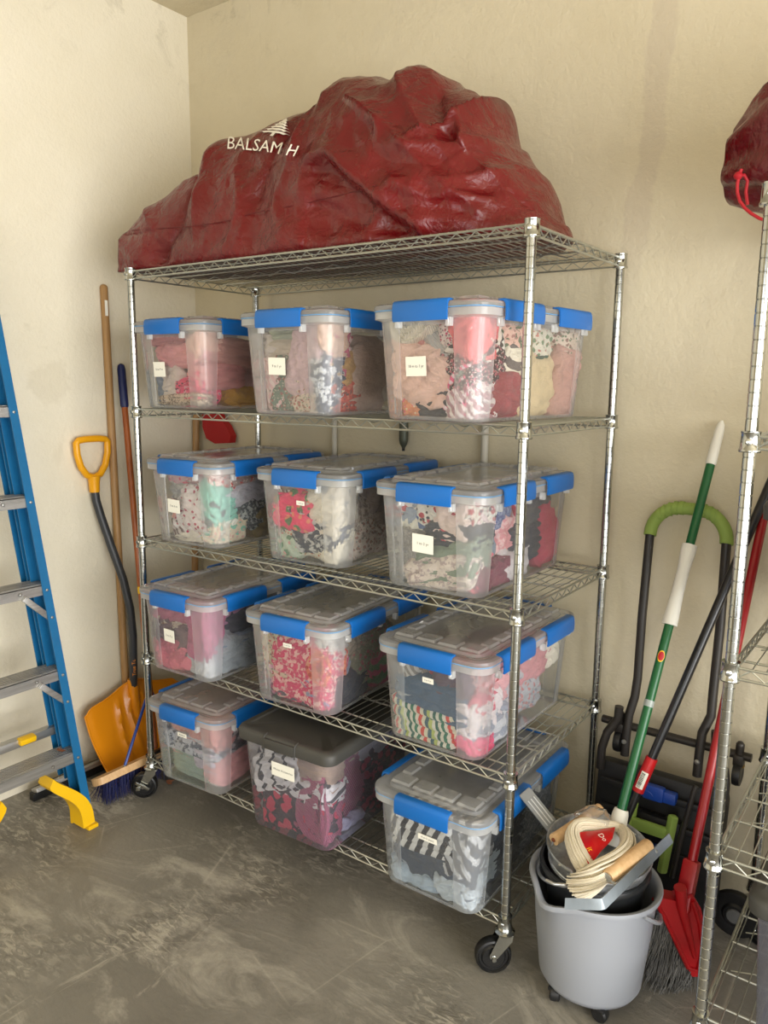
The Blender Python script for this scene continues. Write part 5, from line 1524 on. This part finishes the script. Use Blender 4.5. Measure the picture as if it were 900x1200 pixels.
# platform folded upright
def tilt_box(c, d, nm, mat, bev=.01, ang=-8):
    o = MB().box(c, d, Matrix.Rotation(R(ang), 3, 'X'), bev=bev).build(nm, mat); ct.append(o); return o
tilt_box((1.752, .515, .235), (.385, .060, .395), 'platform', M_BLACKP, .022)
for k in range(4): tilt_box((1.752, .478 - .014 * k * 0, .385 - .085 * k), (.330, .010, .020), 'platform_rib', M_BLACKP, .004)
tilt_box((1.760, .470, .300), (.150, .040, .060), 'latch_housing', M_BLACKP, .012)
tilt_box((1.760, .474, .395), (.112, .034, .034), 'blue_clip', M_BLUEC, .008)
tilt_box((1.752, .466, .400), (.060, .030, .044), 'blue_clip', M_BLUEC, .008)
tilt_box((1.745, .462, .225), (.110, .030, .024), 'blue_clip', M_BLUEC, .006)
ct.append(MB().tube([(1.727 + .030 * math.cos(PI * i / 8), .452, .383 + .024 * math.sin(PI * i / 8)) for i in range(9)], .0022, 6).build('clip_wire', M_BLUEC))
# lime folding stand: two arms and a cross piece
for p, q, w in (((1.704, .440, .370), (1.693, .430, .225), .020), ((1.818, .440, .362), (1.802, .420, .185), .022)):
    p, q = Vector(p), Vector(q); d = q - p
    rot = d.to_track_quat('Z', 'Y').to_matrix()
    ct.append(MB().box((p + q) / 2, (w, w * 1.1, d.length), rot, bev=.007).build('lime_arm', M_LIME))
p, q = Vector((1.690, .434, .302)), Vector((1.818, .434, .302)); d = q - p
ct.append(MB().box((p + q) / 2, (.128, .016, .036), bev=.006).build('lime_cross_piece', M_LIME))
ct.append(MB().tube([(1.872, .445, .470), (1.868, .440, .455), (1.846, .415, .300), (1.836, .400, .195)], .0075, 10).build('strut', M_BLACKT))
for x in (1.60, 1.990):
    w = MB().lathe([(0, -.016), (.030, -.016), (.036, -.010), (.056, -.012), (.068, -.010), (.072, 0), (.068, .010), (.056, .012), (.036, .010), (.030, .016), (0, .016)], (x, .520, .076), 28, M=Matrix.Rotation(PI / 2, 3, 'X'))
    ct.append(w.build('road_wheel', M_RUBBER))
    ct.append(MB().lathe([(0, -.022), (.020, -.020), (.024, -.014), (.024, .014), (.020, .020), (0, .022)], (x, .520, .076), 16, M=Matrix.Rotation(PI / 2, 3, 'X')).build('hub', plain('grey_hub', (96, 96, 94), .5)))
ct.append(MB().tube([(1.59, .522, .076), (2.0, .522, .076)], .007, 8).build('axle', M_BLACKT))
e = root_at('folding_cart', (1.76, .52, 0), ct)
tag(e, 'folded black platform cart with lime green foam handle against the wall', 'cart')

# ------------------------------------------------------------------ grey mop bucket and what it holds
M_BUCKET = plain('pale_grey_bucket', (152, 156, 164), .42)
BC = Vector((1.722, .080, 0))
bp = []
def bucket_ring(r, z, lip=0.0, seg=56):
    out = []
    for k in range(seg):
        a = 2 * PI * k / seg
        rr = r
        # pouring spout towards the front left
        for a0 in (R(-112),):
            da = (a - a0 + PI) % (2 * PI) - PI
            rr += lip * .022 * math.exp(-(da / .26) ** 2)
        z2 = z - lip * .018 * math.exp(-(((a - R(-112) + PI) % (2 * PI) - PI) / .34) ** 2)
        out.append(BC + Vector((rr * math.cos(a), rr * math.sin(a) * .94, z2)))
    return out
prof = [(.112, .036, 0), (.124, .040, 0), (.133, .056, 0), (.149, .21, .0), (.156, .300, .4), (.158, .318, .8), (.168, .320, 1), (.170, .328, 1), (.168, .334, 1), (.160, .334, 1), (.153, .326, .9), (.150, .30, .4), (.140, .20, 0), (.126, .07, 0), (.10, .055, 0)]
m = MB(); m.loft([bucket_ring(r, z, l) for r, z, l in prof], True, True)
bp.append(m.build('bucket_body', M_BUCKET, None, 60))
# carry handle folded down at the right
hp = [BC + Vector((.168 * math.cos(a), .158 * math.sin(a), .318 - .075 * math.sin((a - R(-25)) / R(110) * PI))) for a in [R(-25 + 110 * i / 12) for i in range(13)]]
bp.append(MB().tube(hp, .0055, 8).build('carry_handle', M_BUCKET))
for a in (R(-120), R(-55), R(30), R(100), R(170)):
    c = BC + Vector((.112 * math.cos(a), .106 * math.sin(a), 0))
    w = MB().lathe([(0, -.014), (.016, -.014), (.0205, -.010), (.0215, 0), (.0205, .010), (.016, .014), (0, .014)], c + Vector((0, 0, .0218)), 18, M=Matrix.Rotation(a + .9, 3, 'Z') @ Matrix.Rotation(PI / 2, 3, 'X'))
    w.box(c + Vector((0, 0, .036)), (.030, .030, .012), bev=.005)
    bp.append(w.build('bucket_caster', M_BLACKP))
e = root_at('mop_bucket', BC, bp)
tag(e, 'pale grey plastic mop bucket on casters beside the wire rack', 'bucket')

def galv():
    t = NT('galvanised_steel'); b = t.bsdf((.5, .5, .5, 1), .42, .85); v = t.coord('Object')
    vo = t.vor(v, 55); t.link(t.ramp(t.noise(v, 45, 4, .7), [(.3, (.32, .34, .36)), (.7, (.62, .64, .66))]), b.inputs['Base Color'])
    t.link(t.ramp(vo.outputs['Color'], [(.2, (.32, .32, .32)), (.8, (.55, .55, .55))]), b.inputs['Roughness']); return t.m
M_GALV = galv()
def pail(c, r, h, tiltx, tilty, nm):
    M = Matrix.Rotation(R(tilty), 3, 'Y') @ Matrix.Rotation(R(tiltx), 3, 'X')
    m = MB()
    prof = [(r * .76, -h), (r * .78, -h + .004), (r * .97, -.020), (r * .985, -.006), (r * 1.02, -.004), (r * 1.035, .002), (r * 1.02, .007), (r * .985, .004), (r * .955, -.020), (r * .80, -h * .75), (r * .755, -h + .010)]
    m.lathe(prof, c, 44, M=M)
    for zz in (-.035, -.043): m.lathe([(r * .955, zz - .002), (r * .972, zz), (r * .962, zz + .002)], c, 44, M=M)
    return m.build(nm, M_GALV, None, 55), M
# outer dark pail standing in the bucket, bright pail inside it
P1 = BC + Vector((-.004, .004, .372)); P2 = BC + Vector((.004, .006, .408))
o1 = MB().lathe([(.095, -.26), (.100, -.255), (.131, -.02), (.138, -.018), (.141, -.008), (.138, 0), (.131, 0), (.126, -.02), (.098, -.24)], P1, 44, M=Matrix.Rotation(R(3), 3, 'X')).build('pail_body', plain('black_pail_plastic', (30, 32, 34), .4), None, 55)
bail = [P1 + Vector((.143 * math.cos(a), .143 * math.sin(a), .004 - .05 * math.sin((a - R(120)) / R(150) * PI))) for a in [R(120 + 150 * i / 14) for i in range(15)]]
o1b = MB().tube(bail, .0045, 8).build('bail_wire', M_GALV)
e = root_at('inner_pail', P1 - Vector((0, 0, .26)), [o1, o1b]); tag(e, 'dark pail nested directly inside the pale grey bucket', 'pail')
o2, MP = pail(P2, .130, .20, 5, 4, 'pail_body')
pp = [o2]
wa, wb = at(649, 984, 2, .425), at(703, 948, 2, .452)
grip = MB().tube([wa, wb], .0155, 16); pp.append(grip.build('wooden_grip', M_WOODH))
pp.append(MB().lathe([(0, 0), (.006, .001), (.005, .004), (0, .005)], wa, 10, M=(wa - wb).to_track_quat('Z', 'Y').to_matrix()).build('grip_pin', plain('rust', (120, 62, 30), .7)))
bl = [P2 + MP @ Vector((.122 * math.cos(a), .122 * math.sin(a), .0)) for a in (R(205), R(188), R(176))]
pp.append(MB().tube([bl[0], bl[1], bl[1].lerp(wa, .55) + Vector((-.010, 0, -.004)), wa + Vector((-.004, -.004, -.018)), wa], .0030, 7).build('bail_wire', M_GALV))
pp.append(MB().tube([wb, wb + Vector((.012, .012, -.012)), P2 + MP @ Vector((.122 * math.cos(R(60)), .122 * math.sin(R(60)), 0))], .0030, 7).build('bail_wire', M_GALV))
ear = at(645, 992, 2, .405)
hk = [at(u, v, 2, .402) for (u, v) in ((640, 1031), (650, 1036), (664, 1037), (671, 1034), (673, 1028), (670, 1021), (663, 1016), (655, 1013))]
pp.append(MB().tube(hk, .0036, 8).build('bail_hook', M_RIVET))
e = root_at('galvanised_pail', P2 - Vector((0, 0, .20)), pp); tag(e, 'galvanised steel pail with wooden bail grip inside the nested pails', 'pail')

# steel strap tool with a wooden handle lying across the pail
sa, sb, sc_ = at(784, 984, 2, .452), at(706, 1060, 2, .432), at(662, 1059, 2, .418)
sf = []
up = Vector((0, 0, 1))
def strap(pts, w, th):
    m = MB(); rings = []
    for i, p in enumerate(pts):
        t_ = (pts[min(i + 1, len(pts) - 1)] - pts[max(i - 1, 0)]).normalized()
        sd = t_.cross(up).normalized(); wv = (up * .82 - sd * .45).normalized(); nv = t_.cross(wv).normalized()
        rings.append([p - wv * w / 2 - nv * th / 2, p + wv * w / 2 - nv * th / 2, p + wv * w / 2 + nv * th / 2, p - wv * w / 2 + nv * th / 2])
    m.loft(rings, True, True)
    for k in range(len(m.sm)): m.sm[k] = False
    return m
dirn = (sa - sb).normalized()
M_STRAP = plain('dull_steel', (128, 136, 142), .42, .8, var=.2)
sf.append(strap([sc_, sc_.lerp(sb, .5), sb - (sb - sc_).normalized() * .004, sb + dirn * .004, sb.lerp(sa, .5), sa, sa + dirn * .010], .024, .003).build('steel_strap', M_STRAP))
ha, hb_ = at(712, 1028, 2, .440), at(760, 990, 2, .458)
sf.append(MB().tube([ha, ha.lerp(hb_, .02), ha.lerp(hb_, .5), ha.lerp(hb_, .98), hb_], [.0155, .0175, .0185, .0175, .015], 18).build('wooden_handle', M_WOODH))
sf.append(MB().lathe([(0, 0), (.012, .001), (.012, .003), (0, .004)], ha, 14, M=(ha - hb_).to_track_quat('Z', 'Y').to_matrix()).build('handle_ferrule', M_GALV))
for p in (ha, hb_):
    q = p + (sb - sa).cross(up).normalized() * -.024 + Vector((0, 0, -.010))
    sf.append(MB().tube([p, p.lerp(q, .6), q], .004, 8).build('handle_pin', M_GALV))
e = root_at('hand_float', (ha + hb_) / 2 - Vector((0, 0, .03)), sf); tag(e, 'steel strap tool with turned wooden handle lying across the pail rim', 'tool')

# grey ribbed paddle sticking out at the left
pa_, pb_ = at(621, 936, 2, .455), at(650, 972, 2, .395)
dd = (pa_ - pb_); rot = dd.to_track_quat('Z', 'Y').to_matrix() @ Matrix.Rotation(R(-35), 3, 'Z')
pk = [MB().box((pa_ + pb_) / 2, (.040, .010, dd.length + .05), rot, bev=.005).build('paddle_blade', plain('grey_paddle', (134, 136, 136), .4))]
for k, sd_ in [(k, sd_) for k in (-1, 0, 1) for sd_ in (-1, 1)]:
    c = (pa_ + pb_) / 2 + rot @ Vector((k * .010, sd_ * .006, .008)); pk.append(MB().box(c, (.0035, .004, dd.length * .8), rot, bev=.001).build('paddle_rib', plain('grey_paddle_rib', (196, 198, 198), .4)))
e = root_at('grey_paddle', pb_, pk); tag(e, 'grey ribbed plastic paddle end poking out of the bucket towards the rack', 'tool')

# mop with green pole
M_GPOLE = plain('green_pole', (12, 88, 44), .32)
mp = []
GA = Vector((1.742, .170, .425)); GB = at(846, 493, 1, .640)
gd = GB - GA; L_ = gd.length
mp.append(MB().tube([GA, GA + gd * .895], .0125, 14).build('pole', M_GPOLE))
mp.append(MB().tube([GA + gd * .885, GA + gd * .89, GA + gd * .97, GA + gd * .99, GB], [.0130, .0150, .0135, .0105, .004], 14).build('pole_tip', M_WHITEP))
mp.append(MB().tube([GA + gd * t_ for t_ in (.482, .50, .56, .62, .665, .68)], [.021, .0205, .0165, .0165, .021, .0205], 14).build('sliding_grip', M_WHITEP))
mp.append(MB().tube([GA + gd * .285, GA + gd * .30], .0137, 14).build('clear_collar', M_RIM))
mp.append(MB().tube([GA - gd * .035, GA, GA + gd * .035, GA + gd * .045], [.030, .024, .021, .018], 16).build('mop_socket', M_WHITEP))
lgc = GA + gd * .405; fwd = (CAM_LOC - lgc).normalized(); 
badge = MB()
rt_ = gd.normalized(); sx_ = rt_.cross(fwd).normalized(); fw = sx_.cross(rt_).normalized()
def badge_patch(w0, h0, lift):
    vs = []; 
    for i in range(7):
        a = (i / 6 - .5) * w0
        for h in (-h0, h0):
            hh = h * math.sqrt(max(.05, 1 - (2 * (i / 6 - .5)) ** 2))
            vs.append(lgc + rt_ * hh + (sx_ * math.sin(a) + -fw * -math.cos(a)) * (.0125 + lift))
    return vs, [(2 * i, 2 * i + 1, 2 * i + 3, 2 * i + 2) for i in range(6)]
v_, f_ = badge_patch(1.5, .016, .0006); mp.append(MB().add(v_, f_).build('badge_ring', M_YEL))
v_, f_ = badge_patch(1.25, .0125, .0012); mp.append(MB().add(v_, f_).build('badge', plain('badge_red', (176, 16, 24), .5)))
yarn = MB(); ry = random.Random(8)
M_YARN = plain('cotton_yarn', (232, 222, 200), .95, bump=.6, bscale=500)
path1 = [(727, 972, .438), (720, 968, .450), (705, 968, .458), (688, 966, .462), (676, 968, .460), (670, 978, .452), (673, 990, .444), (679, 1004, .434), (688, 1018, .420)]
path2 = [(728, 972, .438), (735, 980, .446), (737, 992, .448), (730, 1004, .446), (717, 1014, .442), (704, 1022, .434), (694, 1030, .424), (684, 1036, .410), (678, 1040, .395)]
for path, wd, nst in ((path1, .019, 120), (path2, .027, 170)):
    base = [at(u, v, 2, z) for u, v, z in path]
    for k in range(nst):
        a = ry.uniform(0, 2 * PI); rr = wd * math.sqrt(ry.random())
        pts = []
        for i, p in enumerate(base):
            t_ = (base[min(i + 1, len(base) - 1)] - base[max(i - 1, 0)]).normalized()
            n1 = t_.cross(up).normalized(); n2 = t_.cross(n1)
            f = (.55 + .75 * i / (len(base) - 1))
            pts.append(p + (n1 * math.cos(a + i * .12) + n2 * math.sin(a + i * .12)) * rr * f + Vector((ry.uniform(-1, 1), ry.uniform(-1, 1), ry.uniform(-1, 1))) * .0012)
        fine = []
        for i in range(len(pts) - 1):
            fine += [pts[i], pts[i].lerp(pts[i + 1], .5)]
        fine.append(pts[-1])
        sm_ = [fine[0]] + [(fine[i - 1] + fine[i] * 2 + fine[i + 1]) / 4 for i in range(1, len(fine) - 1)] + [fine[-1]]
        yarn.tube(sm_, .0021, 5, caps=False)
yo = yarn.build('mop_yarn', M_YARN); yo['kind'] = 'stuff'; mp.append(yo)
# red printed sleeve between the yarn limbs
q = [at(674, 979, 2, .452), at(721, 972, 2, .452), at(718, 986, 2, .452), at(690, 1017, 2, .430)]
slv = MB(); N_ = 10; vs = []; fs = []
for i in range(N_ + 1):
    for j in range(N_ + 1):
        a, b_ = i / N_, j / N_
        p = (q[0] * (1 - a) + q[1] * a) * (1 - b_) + (q[3] * (1 - a) + q[2] * a) * b_
        p = p + Vector((0, -.3, 1)).normalized() * (.010 * math.sin(PI * a) * math.sin(PI * b_) + .004 * nz(p * 40) + .008)
        vs.append(p)
for i in range(N_):
    for j in range(N_):
        k = i * (N_ + 1) + j; fs.append((k, k + N_ + 1, k + N_ + 2, k + 1))
so = slv.add(vs, fs).build('printed_sleeve', plain('red_film', (196, 12, 20), .3), None, 0)
mp.append(so)
def on_sleeve(txt, size, mat, u, v, rot):
    me = text_mesh(txt, size, mat, 'sleeve_print'); nrm = (q[1] - q[0]).cross(q[3] - q[0]).normalized()
    if nrm.dot(CAM_LOC - q[0]) < 0: nrm = -nrm
    ax = (q[1] - q[0]).normalized(); ay = nrm.cross(ax).normalized(); c = at(u, v, 2, .455) + nrm * .016
    Mx = Matrix((ax, ay, nrm)).transposed().to_4x4(); Mx.translation = c
    me.transform(Mx @ Matrix.Rotation(rot, 4, 'Z')); mp.append(link('sleeve_print', me))
on_sleeve('Do', .020, M_WHITEPRINT, 705, 987, R(-80)); on_sleeve('it', .022, M_YEL, 690, 1001, R(-80))
film = []
c = at(694, 958, 2, .465)
fm = MB(); pts = cloth_points('crumple', .075, .035, .035, 5); fm.add([p + c for p in pts], CS_F); mp.append(fm.build('plastic_wrap', plastic('clear_film', .12, (.9, .9, .9), .12, 1.0), None, 0))
e = root_at('cotton_mop', GA - Vector((0, 0, .03)), mp)
tag(e, 'cotton mop with green pole standing head down in the bucket', 'mop')

# black pole with a red collar, its end down behind the pail
bk = []
KA = Vector((1.700, .295, .300)); KB = at(925, 515, 1, .645)
kd = KB - KA
bk.append(MB().tube([KA, KB], .0125, 14).build('pole', plain('gloss_black_pole', (22, 22, 24), .28)))
def tpole(u, v):
    # parameter along the pole nearest to a picture point
    best = min(range(400), key=lambda i: (px(KA + kd * (i / 400))[0] - u) ** 2 + (px(KA + kd * (i / 400))[1] - v) ** 2); return best / 400
t0, t1 = tpole(732, 921), tpole(747, 881)
bk.append(MB().tube([KA + kd * t0, KA + kd * (t0 + (t1 - t0) * .5), KA + kd * t1], [.0165, .0165, .0165], 14).build('red_collar', plain('red_label', (192, 16, 22), .4)))
cc = KA + kd * (t0 + (t1 - t0) * .35); ax = kd.normalized(); fwd = (CAM_LOC - cc).normalized(); sx2 = ax.cross(fwd).normalized(); fw2 = sx2.cross(ax).normalized()
def strip(a0, a1, h0, h1, r_):
    vs = []
    for i in range(6):
        a = a0 + (a1 - a0) * i / 5
        for h in (h0, h1): vs.append(cc + ax * h + (sx2 * math.sin(a) + fw2 * math.cos(a)) * r_)
    return vs, [(2 * i, 2 * i + 1, 2 * i + 3, 2 * i + 2) for i in range(5)]
v_, f_ = strip(-.65, .55, -.024, .026, .0171); bk.append(MB().add(v_, f_).build('barcode_sticker', M_PAPER))
bc = MB(); rb2 = random.Random(2); h = -.021
while h < .022:
    w = rb2.choice((.0008, .0014, .0022)); v_, f_ = strip(-.55, .10, h, h + w, .0174); bc.add(v_, f_); h += w + rb2.choice((.0010, .0016))
bk.append(bc.build('barcode_lines', M_INK))
e = root_at('black_pole', KA, bk); tag(e, 'slanting black pole with a red collar and barcode sticker', 'pole')

# red angle broom
M_RED = plain('red_broom_plastic', (158, 10, 18), .36)
M_REDP = plain('red_pole', (150, 14, 20), .32)
rbm = []
RA = Vector((1.918, .205, .275)); RB = at(898, 590, 1, .615)
rd = RB - RA
rbm.append(MB().tube([RA, RB], .0125, 14).build('pole', M_REDP))
rbm.append(MB().tube([RB, RB + rd.normalized() * .03], [.0130, .0130], 12).build('pole_cap', M_WHITEP))
# socket
ax = rd.normalized()
so1 = MB().box(RA + ax * .035, (.040, .034, .130), ax.to_track_quat('Z', 'Y').to_matrix(), bev=.007); rbm.append(so1.build('socket', M_RED))
# fan-shaped angled head: flat body in a plane turned towards the camera, lower edge slanting
H0 = at(785, 1058, 1, .185)
hx = Vector((.80, .60, 0)).normalized(); hz_ = Vector((0.05, -.10, 1)).normalized()
def P2(u, v, dep):  # a point on the head's plane
    n = hx.cross(hz_).normalized(); d = ray(u, v); t_ = (H0 + n * dep - CAM_LOC).dot(n) / d.dot(n); return CAM_LOC + d * t_
head_out = [(764, 1052), (771, 1046), (790, 1050), (808, 1042), (818, 1058), (824, 1085), (827, 1112), (822, 1138), (808, 1138), (795, 1112), (780, 1082)]
def slab(poly, th, name, mat, dep=0.0, inset=1.0):
    n = hx.cross(hz_).normalized(); pts = [P2(u, v, dep) for u, v in poly]; k = len(pts)
    c = sum(pts, Vector()) / k
    fr = [p - n * th / 2 for p in pts]; bkk = [p + n * th / 2 for p in pts]
    m = MB(); m.add(fr + bkk, [tuple(range(k - 1, -1, -1)), tuple(range(k, 2 * k))] + [(i, (i + 1) % k, k + (i + 1) % k, k + i) for i in range(k)], 0, False)
    return m.build(name, mat)
rbm.append(slab(head_out, .036, 'broom_head', M_RED))
nn = hx.cross(hz_).normalized()
sg = 1 if nn.dot(CAM_LOC - H0) > 0 else -1
rbm.append(MB().tube([P2(u, v, sg * .020) for u, v in ((766, 1053), (778, 1074), (792, 1104), (806, 1134), (818, 1136), (824, 1112), (820, 1082), (812, 1056))], .0055, 8, closed=False).build('raised_rim', M_RED))
rbm.append(MB().tube([P2(u, v, sg * .020) for u, v in ((797, 1040), (799, 1062), (806, 1090), (814, 1122))], [.016, .014, .010, .005], 10).build('centre_rib', M_RED))
brs = MB(); rr_ = random.Random(11)
for i in range(620):
    s_ = rr_.random(); 
    u = 770 + (815 - 770) * s_; v = 1064 + (1136 - 1064) * s_
    a = P2(u, v, rr_.uniform(-.014, .014)); 
    tu = 752 + 50 * s_ + rr_.gauss(0, 7); tv = 1128 + 72 * s_ + rr_.gauss(0, 8)
    b_ = P2(tu, tv, rr_.uniform(-.05, .045))
    b_.z = max(.003, b_.z)
    mid = a.lerp(b_, .55) + Vector((rr_.gauss(0, .004), rr_.gauss(0, .004), rr_.gauss(0, .003)))
    brs.tube([a, mid, b_], [.0012, .0011, .0008], 4, caps=False)
bo = brs.build('bristles', plain('grey_bristle', (88, 86, 82), .6, var=.4)); bo['kind'] = 'stuff'; rbm.append(bo)
e = root_at('angle_broom', (H0.x, H0.y, 0), rbm); tag(e, 'red angle broom with grey bristles between bucket and nearer rack', 'broom')
